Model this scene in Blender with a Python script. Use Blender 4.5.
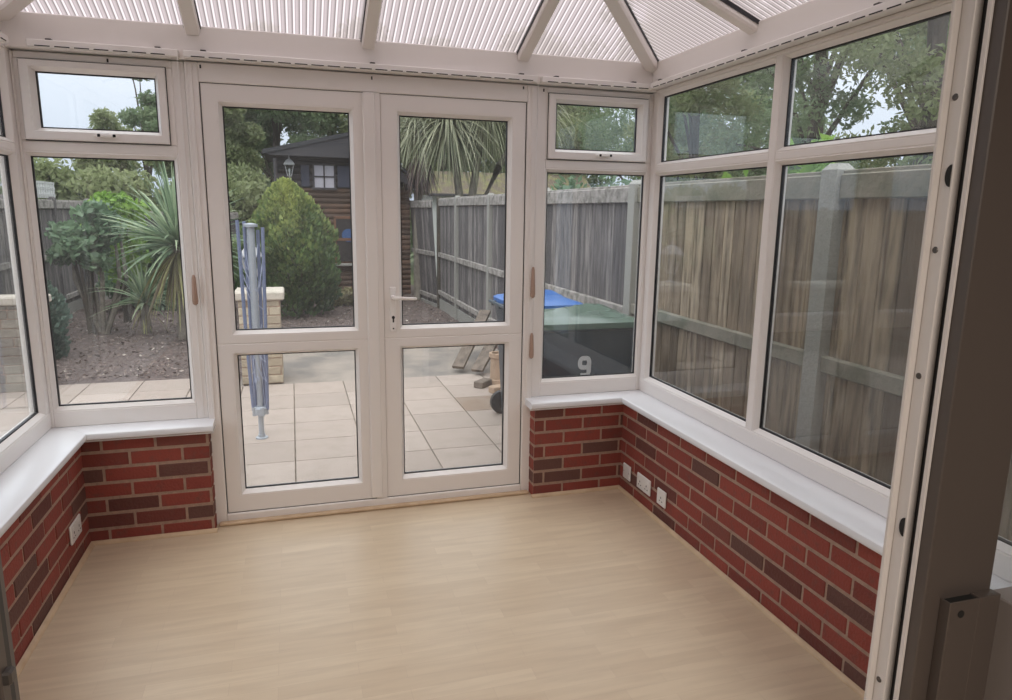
import bpy, math, random
import numpy as np
from mathutils import Matrix, Vector, Euler
for o in list(bpy.data.objects): bpy.data.objects.remove(o)
SC = bpy.context.scene
COL = SC.collection
rad = math.radians

# ------------------------------------------------------------ camera
cam = bpy.data.cameras.new('camera'); camo = bpy.data.objects.new('camera', cam); COL.objects.link(camo)
YAW, PITCH, ROLL, FPX = .29503, -.19440, .014385, 702.22
_f = Vector((math.sin(YAW)*math.cos(PITCH), math.cos(YAW)*math.cos(PITCH), math.sin(PITCH)))
_r = Vector((math.cos(YAW), -math.sin(YAW), 0)); _u = _r.cross(_f)
_r2 = _r*math.cos(ROLL) + _u*math.sin(ROLL); _u2 = _u*math.cos(ROLL) - _r*math.sin(ROLL)
camo.matrix_world = Matrix(((_r2.x, _u2.x, -_f.x, .10584), (_r2.y, _u2.y, -_f.y, -3.59449), (_r2.z, _u2.z, -_f.z, 1.55448), (0, 0, 0, 1)))
cam.sensor_width = 36; cam.lens = 36*FPX/1012; cam.clip_start = .02; cam.clip_end = 300
SC.camera = camo
# ------------------------------------------------------------ sky, light, exposure
W = bpy.data.worlds.new('overcast_sky'); SC.world = W; W.use_nodes = True
nt = W.node_tree; nt.nodes.clear()
wo = nt.nodes.new('ShaderNodeOutputWorld'); bg = nt.nodes.new('ShaderNodeBackground')
tc = nt.nodes.new('ShaderNodeTexCoord'); sp = nt.nodes.new('ShaderNodeSeparateXYZ'); rp = nt.nodes.new('ShaderNodeValToRGB')
nt.links.new(tc.outputs['Generated'], sp.inputs[0]); nt.links.new(sp.outputs['Z'], rp.inputs[0]); nt.links.new(rp.outputs[0], bg.inputs[0]); nt.links.new(bg.outputs[0], wo.inputs[0])
rp.color_ramp.elements[0].position = .0; rp.color_ramp.elements[0].color = (.52, .58, .70, 1)
rp.color_ramp.elements[1].position = 1; rp.color_ramp.elements[1].color = (2.1, 2.1, 2.15, 1)
bg.inputs[1].default_value = 1.05
sun = bpy.data.lights.new('hazy_sun', 'SUN'); sun.energy = .8; sun.angle = rad(40); sun.color = (1, .95, .88)
suno = bpy.data.objects.new('hazy_sun', sun); COL.objects.link(suno); suno.rotation_euler = Euler((rad(28), rad(-12), 0)); suno.location = (0, 0, 12)
SC.view_settings.view_transform = 'Standard'; SC.view_settings.look = 'None'
SC.view_settings.exposure = 0.36; SC.view_settings.gamma = 1; SC.view_settings.use_curve_mapping = False
SC.cycles.max_bounces = 8; SC.cycles.transparent_max_bounces = 12

rl = bpy.data.lights.new('room_fill_light', 'AREA'); rl.energy = 50; rl.size = 1.2; rl.color = (1, .90, .80)  # added fill light behind the camera, unseen, to brighten the interior
rlo = bpy.data.objects.new('room_fill_light', rl); COL.objects.link(rlo); rlo.location = (.4, -4.6, 2.40)
# ------------------------------------------------------------ helpers
class MB:
    def __init__(s): s.v = []; s.f = []; s.s = []; s.m = []; s.n = 0
    def add(s, vs, fs, sh=.5, mi=0):
        s.v += [tuple(p) for p in vs]; s.f += [tuple(i+s.n for i in f) for f in fs]
        s.s += [sh]*len(fs); s.m += [mi]*len(fs); s.n += len(vs); return s
    def box(s, x0, x1, y0, y1, z0, z1, sh=.5, mi=0, b=0, T=None):
        x0, x1 = min(x0, x1), max(x0, x1); y0, y1 = min(y0, y1), max(y0, y1); z0, z1 = min(z0, z1), max(z0, z1)
        if b > 0:
            b = min(b, (x1-x0)*.45, (y1-y0)*.45, (z1-z0)*.45)
            vs = []; idx = {}
            for i, (X, dx) in enumerate(((x0, b), (x1, -b))):
                for j, (Y, dy) in enumerate(((y0, b), (y1, -b))):
                    for k, (Z, dz) in enumerate(((z0, b), (z1, -b))):
                        for a, p in enumerate(((X, Y+dy, Z+dz), (X+dx, Y, Z+dz), (X+dx, Y+dy, Z))):
                            idx[i, j, k, a] = len(vs); vs.append(p)
            fs = []
            for i in (0, 1):
                q = [(i, 0, 0), (i, 1, 0), (i, 1, 1), (i, 0, 1)]
                fs.append([idx[c+(0,)] for c in (q if i else q[::-1])])
                q = [(0, i, 0), (1, i, 0), (1, i, 1), (0, i, 1)]
                fs.append([idx[c+(1,)] for c in (q[::-1] if i else q)])
                q = [(0, 0, i), (1, 0, i), (1, 1, i), (0, 1, i)]
                fs.append([idx[c+(2,)] for c in (q if i else q[::-1])])
            for p in (0, 1):
                for q in (0, 1):
                    fs.append([idx[p, q, 0, 0], idx[p, q, 0, 1], idx[p, q, 1, 1], idx[p, q, 1, 0]])
                    fs.append([idx[p, 0, q, 0], idx[p, 0, q, 2], idx[p, 1, q, 2], idx[p, 1, q, 0]])
                    fs.append([idx[0, p, q, 1], idx[0, p, q, 2], idx[1, p, q, 2], idx[1, p, q, 1]])
            for i in (0, 1):
                for j in (0, 1):
                    for k in (0, 1): fs.append([idx[i, j, k, 0], idx[i, j, k, 1], idx[i, j, k, 2]])
        else:
            vs = [(x, y, z) for x in (x0, x1) for y in (y0, y1) for z in (z0, z1)]
            fs = [(0, 1, 3, 2), (4, 6, 7, 5), (0, 4, 5, 1), (2, 3, 7, 6), (0, 2, 6, 4), (1, 5, 7, 3)]
        if T is not None: vs = [T(*p) if callable(T) else T @ Vector(p) for p in vs]
        return s.add(vs, fs, sh, mi)
    def tube(s, path, rs, n=8, sh=.5, mi=0, cap=True):
        path = [Vector(p) for p in path]
        if not hasattr(rs, '__len__'): rs = [rs]*len(path)
        vs = []; fs = []; ref = Vector((0, 0, 1))
        for i, p in enumerate(path):
            d = (path[min(i+1, len(path)-1)]-path[max(i-1, 0)]).normalized()
            a = ref if abs(d.dot(ref)) < .95 else Vector((1, 0, 0))
            e1 = d.cross(a).normalized(); e2 = d.cross(e1)
            for k in range(n):
                t = 2*math.pi*k/n; vs.append(p+(e1*math.cos(t)+e2*math.sin(t))*rs[i])
        for i in range(len(path)-1):
            for k in range(n):
                k2 = (k+1) % n; fs.append((i*n+k, i*n+k2, (i+1)*n+k2, (i+1)*n+k))
        if cap: fs.append(tuple(range(n))); fs.append(tuple((len(path)-1)*n+k for k in range(n)))
        return s.add(vs, fs, sh, mi)
    def lathe(s, c, prof, n=20, sh=.5, mi=0, axis='z'):
        vs = []; fs = []
        for (r, h) in prof:
            for k in range(n):
                t = 2*math.pi*k/n; a, b = r*math.cos(t), r*math.sin(t)
                vs.append({'z': (c[0]+a, c[1]+b, c[2]+h), 'y': (c[0]+a, c[1]+h, c[2]+b), 'x': (c[0]+h, c[1]+a, c[2]+b)}[axis])
        for i in range(len(prof)-1):
            for k in range(n): k2 = (k+1) % n; fs.append((i*n+k, i*n+k2, (i+1)*n+k2, (i+1)*n+k))
        fs.append(tuple(range(n))); fs.append(tuple((len(prof)-1)*n+k for k in range(n)))
        return s.add(vs, fs, sh, mi)
    def loops(s, ls, close=False, cap=False, sh=.5, mi=0):
        n = len(ls[0]); vs = [p for l in ls for p in l]; fs = []
        m = len(ls)
        for i in range(m if close else m-1):
            j = (i+1) % m
            for k in range(n): k2 = (k+1) % n; fs.append((i*n+k, i*n+k2, j*n+k2, j*n+k))
        if cap: fs.append(tuple(range(n))); fs.append(tuple((m-1)*n+k for k in range(n)))
        return s.add(vs, fs, sh, mi)
    def build(s, name, mats, parent=None, smooth=False):
        if not isinstance(mats, (list, tuple)): mats = [mats]
        me = bpy.data.meshes.new(name)
        off = Vector((0, 0, 0))
        p = parent
        while p is not None: off += p.location; p = p.parent
        me.from_pydata([(a-off.x, b-off.y, c-off.z) for a, b, c in s.v], [], s.f)
        for m in mats: me.materials.append(m)
        at = me.attributes.new('shade', 'FLOAT', 'FACE'); at.data.foreach_set('value', s.s)
        if len(mats) > 1: me.polygons.foreach_set('material_index', s.m)
        import bmesh
        if len(s.f) < 20000:
            bm = bmesh.new(); bm.from_mesh(me); bmesh.ops.recalc_face_normals(bm, faces=bm.faces); bm.to_mesh(me); bm.free()
        if smooth:
            me.polygons.foreach_set('use_smooth', [True]*len(me.polygons))
            try: me.set_sharp_from_angle(angle=rad(35))
            except Exception: pass
        me.update()
        o = bpy.data.objects.new(name, me); COL.objects.link(o)
        if parent: o.parent = parent
        return o
def tag(o, label=None, cat=None, group=None, kind=None):
    if label: o['label'] = label
    if cat: o['category'] = cat
    if group: o['group'] = group
    if kind: o['kind'] = kind
    return o
def thing(name, loc, label, cat, group=None):
    o = bpy.data.objects.new(name, None); COL.objects.link(o); o.location = loc; o.empty_display_size = .1
    return tag(o, label, cat, group)
def struct(name, loc=(0, 0, 0)):
    o = bpy.data.objects.new(name, None); COL.objects.link(o); o.location = loc; o.empty_display_size = .1
    o['kind'] = 'structure'; return o

# ------------------------------------------------------------ materials
def mat(name, col=(.5, .5, .5), rough=.5, spec=.5, metal=0, noise=None, ramp=None, bump=None, trans=0, coord='Object', stretch=(1, 1, 1), coat=0):
    """noise=(scale, colour2, contrast lo, hi); ramp=[(pos,col)..] over the 'shade' attribute; bump=(scale,strength)"""
    m = bpy.data.materials.new(name); m.use_nodes = True; t = m.node_tree; N = t.nodes; L = t.links
    b = N['Principled BSDF']; b.inputs['Roughness'].default_value = rough; b.inputs['Metallic'].default_value = metal
    b.inputs['Specular IOR Level'].default_value = spec; b.inputs['Base Color'].default_value = (*col, 1)
    if coat: b.inputs['Coat Weight'].default_value = coat
    tcn = N.new('ShaderNodeTexCoord'); mp = N.new('ShaderNodeMapping'); mp.inputs['Scale'].default_value = stretch
    L.new(tcn.outputs[coord], mp.inputs[0])
    src = None
    if ramp:
        a = N.new('ShaderNodeAttribute'); a.attribute_name = 'shade'; r = N.new('ShaderNodeValToRGB')
        els = r.color_ramp.elements
        while len(els) < len(ramp): els.new(.5)
        for e, (p, c) in zip(els, ramp): e.position = p; e.color = (*c, 1)
        L.new(a.outputs['Fac'], r.inputs[0]); src = r.outputs[0]
    if noise:
        sc, c2, lo, hi = noise
        nz = N.new('ShaderNodeTexNoise'); nz.inputs['Scale'].default_value = sc; nz.inputs['Detail'].default_value = 5; L.new(mp.outputs[0], nz.inputs[0])
        mr = N.new('ShaderNodeMapRange'); mr.inputs[1].default_value = lo; mr.inputs[2].default_value = hi; L.new(nz.outputs['Fac'], mr.inputs[0])
        mx = N.new('ShaderNodeMix'); mx.data_type = 'RGBA'; L.new(mr.outputs[0], mx.inputs[0])
        if src: L.new(src, mx.inputs[6])
        else: mx.inputs[6].default_value = (*col, 1)
        mx.inputs[7].default_value = (*c2, 1); src = mx.outputs[2]
    if src: L.new(src, b.inputs['Base Color'])
    if bump:
        nz = N.new('ShaderNodeTexNoise'); nz.inputs['Scale'].default_value = bump[0]; nz.inputs['Detail'].default_value = 4; L.new(mp.outputs[0], nz.inputs[0])
        bp = N.new('ShaderNodeBump'); bp.inputs['Strength'].default_value = bump[1]; bp.inputs['Distance'].default_value = .01
        L.new(nz.outputs['Fac'], bp.inputs['Height']); L.new(bp.outputs[0], b.inputs['Normal'])
    if trans:
        tr = N.new('ShaderNodeBsdfTranslucent'); ms = N.new('ShaderNodeMixShader'); ms.inputs[0].default_value = trans
        if src: L.new(src, tr.inputs[0])
        else: tr.inputs[0].default_value = (*col, 1)
        out = N['Material Output']; L.new(b.outputs[0], ms.inputs[1]); L.new(tr.outputs[0], ms.inputs[2]); L.new(ms.outputs[0], out.inputs[0])
    return m
upvc = mat('white_plastic_frame', (.86, .82, .795), .35)
upvc_sill = mat('white_plastic_sill', (.82, .83, .86), .22)
rail_m = mat('white_rail', (.88, .85, .83), .3)
gasket = mat('black_gasket', (.015, .015, .018), .5)
dark = mat('dark_hole', (.01, .01, .01), .7)
brick_m = mat('red_brick', ramp=[(0, (.11, .038, .030)), (.12, (.19, .042, .032)), (.45, (.25, .050, .036)), (.96, (.30, .062, .044)), (1, (.13, .056, .045))], rough=.8, noise=(28, (.14, .07, .055), .52, .95), bump=(90, .5))
mortar_m = mat('mortar', (.42, .285, .215), .9, noise=(40, (.30, .21, .165), .4, .8), bump=(120, .4))
quad_m = mat('pine_beading', (.62, .46, .30), .5, noise=(14, (.5, .35, .22), .4, .8))
sock_m = mat('socket_white', (.80, .78, .75), .25)
tassel_m = mat('blind_pull_wood', (.40, .27, .21), .45)
wood_grey = mat('weathered_fence_boards', ramp=[(0, (.075, .068, .072)), (.35, (.145, .130, .132)), (.65, (.20, .180, .176)), (1, (.29, .262, .25))], rough=.9, noise=(9, (.075, .068, .07), .40, .66), bump=(30, .5), stretch=(3, 3, .35))
wood_tan = mat('tan_fence_boards', ramp=[(0, (.17, .125, .09)), (.35, (.29, .22, .155)), (.65, (.39, .305, .215)), (1, (.47, .375, .27))], rough=.9, noise=(8, (.13, .095, .065), .40, .66), bump=(30, .5), stretch=(3, 3, .35))
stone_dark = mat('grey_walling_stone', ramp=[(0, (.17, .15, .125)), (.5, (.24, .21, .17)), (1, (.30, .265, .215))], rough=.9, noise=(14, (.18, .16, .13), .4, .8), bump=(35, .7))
rail_wood = mat('pale_fence_rail', (.36, .33, .31), .9, noise=(14, (.15, .14, .12), .42, .68), bump=(40, .5))
rail_mossy = mat('mossy_fence_rail', (.25, .225, .18), .9, noise=(7, (.15, .15, .11), .4, .7), bump=(40, .5))
conc_post = mat('speckled_concrete', (.36, .35, .32), .9, noise=(170, (.22, .215, .20), .45, .7), bump=(60, .4))
metal_grey = mat('grey_metal', (.40, .43, .48), .4, metal=.3)
blue_arm = mat('faded_blue_tube', (.16, .19, .30), .4)
line_m = mat('pale_washing_line', (.40, .44, .58), .6)
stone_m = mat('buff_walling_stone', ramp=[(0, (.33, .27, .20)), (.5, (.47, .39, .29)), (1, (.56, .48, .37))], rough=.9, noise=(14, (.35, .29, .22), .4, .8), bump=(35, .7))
cap_m = mat('pale_coping_stone', (.56, .50, .43), .85, noise=(12, (.42, .38, .32), .4, .8))
bin_body = mat('dark_bin_plastic', (.030, .045, .06), .38)
lid_green = mat('green_bin_lid', (.115, .17, .135), .22)
lid_blue = mat('blue_bin_lid', (.04, .14, .42), .35)
number_m = mat('white_number_vinyl', (.72, .74, .76), .4)
shed_brown = mat('brown_log_boards', ramp=[(0, (.055, .028, .016)), (1, (.12, .058, .032))], rough=.7, noise=(6, (.05, .026, .016), .4, .8))
shed_dark = mat('dark_stained_boards', ramp=[(0, (.016, .013, .014)), (1, (.035, .028, .03))], rough=.65)
roof_felt = mat('dark_roof_felt', (.045, .045, .05), .85, bump=(60, .4))
trim_dark = mat('dark_fascia', (.045, .040, .045), .6)
curtain_m = mat('white_net_curtain', (.55, .52, .58), .9)
poster_blue = mat('blue_disc', (.04, .10, .26), .6)
orange_wood = mat('orange_door_wood', (.17, .075, .04), .6)
lantern_m = mat('pale_lantern_metal', (.42, .42, .43), .4)
bark_m = mat('bark', (.11, .09, .07), .95, noise=(9, (.05, .045, .035), .4, .7), bump=(20, .8), stretch=(1, 1, .3))
pale_bark = mat('pale_grey_bark', (.26, .23, .19), .95, noise=(9, (.15, .13, .11), .4, .7), bump=(20, .8))
white_paint = mat('white_render', (.60, .60, .60), .8)
moss_roof = mat('mossy_tiles', (.14, .11, .085), .95, noise=(5, (.19, .18, .075), .42, .66), bump=(15, .8))
slate_m = mat('blue_grey_roof', (.16, .19, .22), .7, bump=(15, .5))
plank_old = mat('old_timber', (.20, .16, .13), .9, noise=(12, (.09, .07, .06), .4, .7), stretch=(1, 1, 1))
clay_m = mat('tan_clay', (.44, .31, .22), .85, noise=(10, (.33, .24, .17), .4, .8))
alum_dark = mat('brown_door_aluminium', (.085, .068, .06), .45)
alum_grey = mat('grey_door_aluminium', (.20, .175, .165), .45)
alum_white = mat('white_door_edge', (.66, .62, .60), .35)
screw_m = mat('screw', (.10, .09, .085), .4, metal=.6)
room_paint = mat('house_wall_paint', (.20, .18, .165), .9)
debris_m = mat('dry_leaf_litter', ramp=[(0, (.10, .07, .06)), (.6, (.20, .15, .13)), (.93, (.30, .24, .21)), (1, (.60, .54, .48))], rough=.95)
def leafmat(name, c0, c1, c2, tr=.35):
    return mat(name, ramp=[(0, c0), (.5, c1), (1, c2)], rough=.45, trans=tr, spec=.4)
leaf_tree = leafmat('tree_leaf', (.15, .21, .12), (.23, .31, .17), (.35, .43, .24), .55)
leaf_olive = leafmat('olive_leaf', (.18, .22, .11), (.29, .335, .165), (.42, .46, .25), .55)
leaf_shrub = leafmat('shrub_leaf', (.08, .14, .08), (.15, .24, .14), (.26, .37, .22))
leaf_lime = leafmat('lime_leaf', (.12, .24, .05), (.22, .38, .07), (.36, .55, .11))
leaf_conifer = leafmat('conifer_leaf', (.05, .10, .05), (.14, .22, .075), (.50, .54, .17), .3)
leaf_juniper = leafmat('juniper_leaf', (.08, .13, .10), (.13, .19, .15), (.19, .26, .20), .25)
leaf_blade = leafmat('sword_leaf', (.10, .17, .09), (.21, .31, .18), (.46, .55, .35), .3)
leaf_droop = leafmat('pale_sword_leaf', (.13, .14, .09), (.32, .34, .22), (.58, .57, .40), .3)
leaf_dead = leafmat('dead_blade', (.14, .11, .07), (.28, .25, .13), (.48, .48, .20), .2)
# glass: clear pane with a mirror-like sheen that depends on the angle only
glass = bpy.data.materials.new('window_glass'); glass.use_nodes = True
t = glass.node_tree; t.nodes.clear(); N = t.nodes; L = t.links
out = N.new('ShaderNodeOutputMaterial'); tr = N.new('ShaderNodeBsdfTransparent'); gl = N.new('ShaderNodeBsdfGlossy'); gl.inputs['Roughness'].default_value = .0
def schlick(N, L, f0=.04):
    lw = N.new('ShaderNodeNewGeometry'); dt = N.new('ShaderNodeVectorMath'); dt.operation = 'DOT_PRODUCT'; L.new(lw.outputs['Incoming'], dt.inputs[0]); L.new(lw.outputs['Normal'], dt.inputs[1])
    prev = dt.outputs['Value']
    for op, a, b in (('ABSOLUTE', None, None), ('SUBTRACT', 1, None), ('POWER', None, 5), ('MULTIPLY_ADD', None, 1-f0)):
        q = N.new('ShaderNodeMath'); q.operation = op
        if op == 'SUBTRACT': q.inputs[0].default_value = a; L.new(prev, q.inputs[1])
        else:
            L.new(prev, q.inputs[0])
            if b is not None: q.inputs[1].default_value = b
            if op == 'MULTIPLY_ADD': q.inputs[2].default_value = f0
        prev = q.outputs[0]
    return q
fr = schlick(N, L); ms = N.new('ShaderNodeMixShader'); tr.inputs[0].default_value = (.95, .97, .965, 1); gl.inputs[0].default_value = (.95, .97, 1, 1)
hz = N.new('ShaderNodeBsdfTranslucent'); hd = N.new('ShaderNodeBsdfDiffuse'); hz.inputs[0].default_value = (.85, .85, .86, 1); hd.inputs[0].default_value = (.85, .85, .86, 1); hm = N.new('ShaderNodeMixShader'); hm.inputs[0].default_value = .5; L.new(hz.outputs[0], hm.inputs[1]); L.new(hd.outputs[0], hm.inputs[2])
tcg = N.new('ShaderNodeTexCoord'); ng = N.new('ShaderNodeTexNoise'); ng.inputs['Scale'].default_value = 2.4; ng.inputs['Detail'].default_value = 6; L.new(tcg.outputs['Object'], ng.inputs[0]); rg = N.new('ShaderNodeMapRange'); rg.inputs[1].default_value = .35; rg.inputs[2].default_value = .75; rg.inputs[3].default_value = .018; rg.inputs[4].default_value = .050; L.new(ng.outputs['Fac'], rg.inputs[0])
hx_ = N.new('ShaderNodeMixShader'); L.new(rg.outputs[0], hx_.inputs[0]); L.new(tr.outputs[0], hx_.inputs[1]); L.new(hm.outputs[0], hx_.inputs[2])
L.new(fr.outputs[0], ms.inputs[0]); L.new(hx_.outputs[0], ms.inputs[1]); L.new(gl.outputs[0], ms.inputs[2]); L.new(ms.outputs[0], out.inputs[0])
# roof sheet: ribbed milky polycarbonate
def sheet_mat(name, axis):
    m = bpy.data.materials.new(name); m.use_nodes = True; t = m.node_tree; N = t.nodes; L = t.links
    b = N['Principled BSDF']; b.inputs['Roughness'].default_value = .3
    g = N.new('ShaderNodeNewGeometry'); s = N.new('ShaderNodeSeparateXYZ'); L.new(g.outputs['Position'], s.inputs[0])
    mu = N.new('ShaderNodeMath'); mu.operation = 'MULTIPLY'; mu.inputs[1].default_value = 1/.030; L.new(s.outputs[axis], mu.inputs[0])
    fc = N.new('ShaderNodeMath'); fc.operation = 'FRACT'; L.new(mu.outputs[0], fc.inputs[0])
    r = N.new('ShaderNodeValToRGB'); L.new(fc.outputs[0], r.inputs[0]); e = r.color_ramp.elements
    e[0].position = 0; e[0].color = (.20, .17, .165, 1); e[1].position = .12; e[1].color = (.80, .71, .70, 1)
    for p, c in ((.28, (.74, .65, .64, 1)), (.38, (.34, .29, .285, 1)), (.55, (.50, .43, .42, 1)), (.8, (.42, .36, .35, 1)), (.95, (.22, .19, .18, 1))):
        x = e.new(p); x.color = c
    tl = N.new('ShaderNodeBsdfTranslucent'); mx = N.new('ShaderNodeMixShader'); mx.inputs[0].default_value = .88
    tp = N.new('ShaderNodeBsdfTransparent'); L.new(r.outputs[0], tp.inputs[0]); m2 = N.new('ShaderNodeMixShader'); m2.inputs[0].default_value = .35
    L.new(r.outputs[0], tl.inputs[0]); L.new(r.outputs[0], b.inputs['Base Color'])
    L.new(tl.outputs[0], m2.inputs[1]); L.new(tp.outputs[0], m2.inputs[2]); L.new(b.outputs[0], mx.inputs[1]); L.new(m2.outputs[0], mx.inputs[2]); L.new(mx.outputs[0], N['Material Output'].inputs[0])
    return m
sheet_skin = bpy.data.materials.new('clear_outer_skin'); sheet_skin.use_nodes = True
_t = sheet_skin.node_tree; _t.nodes.clear(); _o = _t.nodes.new('ShaderNodeOutputMaterial'); _a = _t.nodes.new('ShaderNodeBsdfTransparent'); _a.inputs[0].default_value = (.93, .93, .93, 1); _t.links.new(_a.outputs[0], _o.inputs[0])
sheet_x = sheet_mat('milky_roof_sheet_back', 'X'); sheet_y = sheet_mat('milky_roof_sheet_side', 'Y')
# laminate floor
fl = bpy.data.materials.new('maple_laminate'); fl.use_nodes = True; t = fl.node_tree; N = t.nodes; L = t.links; b = N['Principled BSDF']
tcn = N.new('ShaderNodeTexCoord'); bt = N.new('ShaderNodeTexBrick'); bt.inputs['Scale'].default_value = 1; bt.inputs['Brick Width'].default_value = .42; bt.inputs['Row Height'].default_value = .064
bt.inputs['Color1'].default_value = (.67, .545, .39, 1); bt.inputs['Color2'].default_value = (.61, .485, .34, 1); bt.inputs['Mortar'].default_value = (.55, .43, .31, 1); bt.inputs['Mortar Size'].default_value = .0006; bt.offset = .37
L.new(tcn.outputs['Object'], bt.inputs[0])
mp = N.new('ShaderNodeMapping'); mp.inputs['Scale'].default_value = (2.2, 18, 1); L.new(tcn.outputs['Object'], mp.inputs[0])
nz = N.new('ShaderNodeTexNoise'); nz.inputs['Scale'].default_value = 1.6; nz.inputs['Detail'].default_value = 7; L.new(mp.outputs[0], nz.inputs[0])
mr = N.new('ShaderNodeMapRange'); mr.inputs[1].default_value = .4; mr.inputs[2].default_value = .75; L.new(nz.outputs['Fac'], mr.inputs[0])
mx = N.new('ShaderNodeMix'); mx.data_type = 'RGBA'; mx.inputs[7].default_value = (.50, .385, .265, 1); L.new(bt.outputs[0], mx.inputs[6])
mm = N.new('ShaderNodeMath'); mm.operation = 'MULTIPLY'; mm.inputs[1].default_value = .55; L.new(mr.outputs[0], mm.inputs[0]); L.new(mm.outputs[0], mx.inputs[0])
L.new(mx.outputs[2], b.inputs['Base Color']); b.inputs['Roughness'].default_value = .36; b.inputs['Specular IOR Level'].default_value = .5
# patio slabs (pale buff) use shade per slab
slab_m = mat('buff_paving_slab', ramp=[(0, (.25, .18, .135)), (.05, (.34, .28, .245)), (.6, (.385, .315, .275)), (1, (.42, .35, .31))], rough=.9, noise=(7, (.31, .26, .22), .45, .9), bump=(60, .3))
joint_m = mat('dark_slab_joint', (.20, .155, .12), .95, noise=(12, (.10, .08, .06), .4, .6))
strip_m = mat('stained_concrete', (.31, .265, .23), .9, noise=(1.7, (.17, .155, .145), .42, .62), bump=(40, .3))
soil_m = mat('bark_mulch', (.16, .12, .11), .95, noise=(26, (.08, .06, .055), .35, .65), bump=(30, 1))
grass_m = mat('rough_grass', (.07, .10, .035), .95, noise=(4, (.12, .13, .06), .4, .7), bump=(20, 1))

# ------------------------------------------------------------ dimensions of the conservatory
XL, XR, YH = -1.018, 2.03, -2.50      # glass planes left / right, house wall
GZ = -.15                              # outside paving level
def PB(u, d, v): return (u, -d, v)             # back plane, d towards the room
def PR(u, d, v): return (XR-d, u, v)
def PL(u, d, v): return (XL+d, u, v)
def pbox(m, P, u0, u1, v0, v1, d0, d1, b=.004, sh=.5, mi=0):
    m.box(u0, u1, d0, d1, v0, v1, sh, mi, b, T=P)
def rect(P, r, d): u0, u1, v0, v1 = r; return [P(u0, d, v0), P(u1, d, v0), P(u1, d, v1), P(u0, d, v1)]
def ring(m, P, prof):   # prof = [(rect, depth)...] closed section
    m.loops([rect(P, r, d) for r, d in prof], close=True)
def grow(r, a): return (r[0]-a, r[1]+a, r[2]-a, r[3]+a)
def bead(m, P, g, d=.03):   # glazing bead round a pane g, sloping down to the glass
    ring(m, P, [(grow(g, .022), d-.002), (grow(g, .016), d), (grow(g, .001), .010), (grow(g, 0), .006), (grow(g, 0), -.02), (grow(g, .022), -.02)])
def pane(P, g, parent):
    m = MB(); m.box(g[0]-.004, g[1]+.004, -.003, .003, g[2]-.004, g[3]+.004, T=P); o = m.build('glass', glass, parent)
    k = MB(); ring(k, P, [(grow(g, .004), .0085), (grow(g, -.0045), .007), (grow(g, -.0045), -.007), (grow(g, .004), -.0085)]); k.build('gasket', gasket, parent)
    return o
def leafbox(m, P, outer, g, d0, d1):   # mitred sash/leaf frame from outer rect to opening round g
    i = grow(g, .02)
    ring(m, P, [(outer, d0), (grow(outer, -.0), d1-.004), (grow(outer, -.004), d1), (grow(i, .002), d1), (i, d1-.003), (i, d0)])

# ------------------------------------------------------------ floor
m = MB(); m.box(-1.1, 2.1, YH-2.6, .10, -.10, 0); f = m.build('floor', fl); f['kind'] = 'structure'

# ------------------------------------------------------------ dwarf brick walls
random.seed(4)
def bricks(m, T, L, H, phase=0, seed=1, ph=.063, mo=.012):
    R = random.Random(seed); z = 0.0; row = 0
    while z < H-.012:
        h = min(ph, H-z)
        x = -phase - (.1125 if row % 2 else 0)
        while x < L:
            a, b = max(x+mo, 0), min(x+.225, L)
            if b-a > .012:
                sh = R.random()
                if R.random() < .10: sh = 1.0
                j = R.uniform(-.001, .001)
                m.box(a, b, -.004, .0035+j, z+mo*.2, z+h-mo*.1, sh, 1, .0018, T=T)
            x += .225
        z += ph+mo; row += 1
def dwarf(name, T_list, core):
    m = MB(); m.box(*core, mi=0)
    for T, L, H, ph, sd in T_list: bricks(m, T, L, H, ph, sd)
    o = m.build(name, [mortar_m, brick_m]); o['kind'] = 'structure'; return o
HB = .515
dwarf('wall_right', [(lambda u, d, v: (1.8599-d, -.12-u, v), 2.38, HB, .06, 3), (lambda u, d, v: (2.09+d, .09-u, v+GZ), 2.6, HB-GZ, .0, 5)], (1.8599, 2.09, YH, .09, GZ, HB))
dwarf('wall_left', [(lambda u, d, v: (-.857+d, -.12-u, v), 2.38, HB, .13, 7), (lambda u, d, v: (-1.08-d, .09-u, v+GZ), 2.6, HB-GZ, 0, 8)], (-1.08, -.857, YH, .09, GZ, HB))
dwarf('wall_back_left', [(lambda u, d, v: (-.315-u, -.1205-d, v), .55, HB, .0, 11), (lambda u, d, v: (-.315+d, -.115+u, v), .1, HB, .12, 12), (lambda u, d, v: (-.315-u, .09+d, v+GZ), .76, HB-GZ, .0, 13)], (-.863, -.315, -.1205, .09, GZ, HB))
dwarf('wall_back_right', [(lambda u, d, v: (1.331+u, -.1205-d, v), .535, HB, .06, 21), (lambda u, d, v: (1.331-d, -.115+u, v), .1, HB, .12, 22), (lambda u, d, v: (1.331+u, .09+d, v+GZ), .76, HB-GZ, .0, 23)], (1.331, 1.866, -.1205, .09, GZ, HB))
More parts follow.
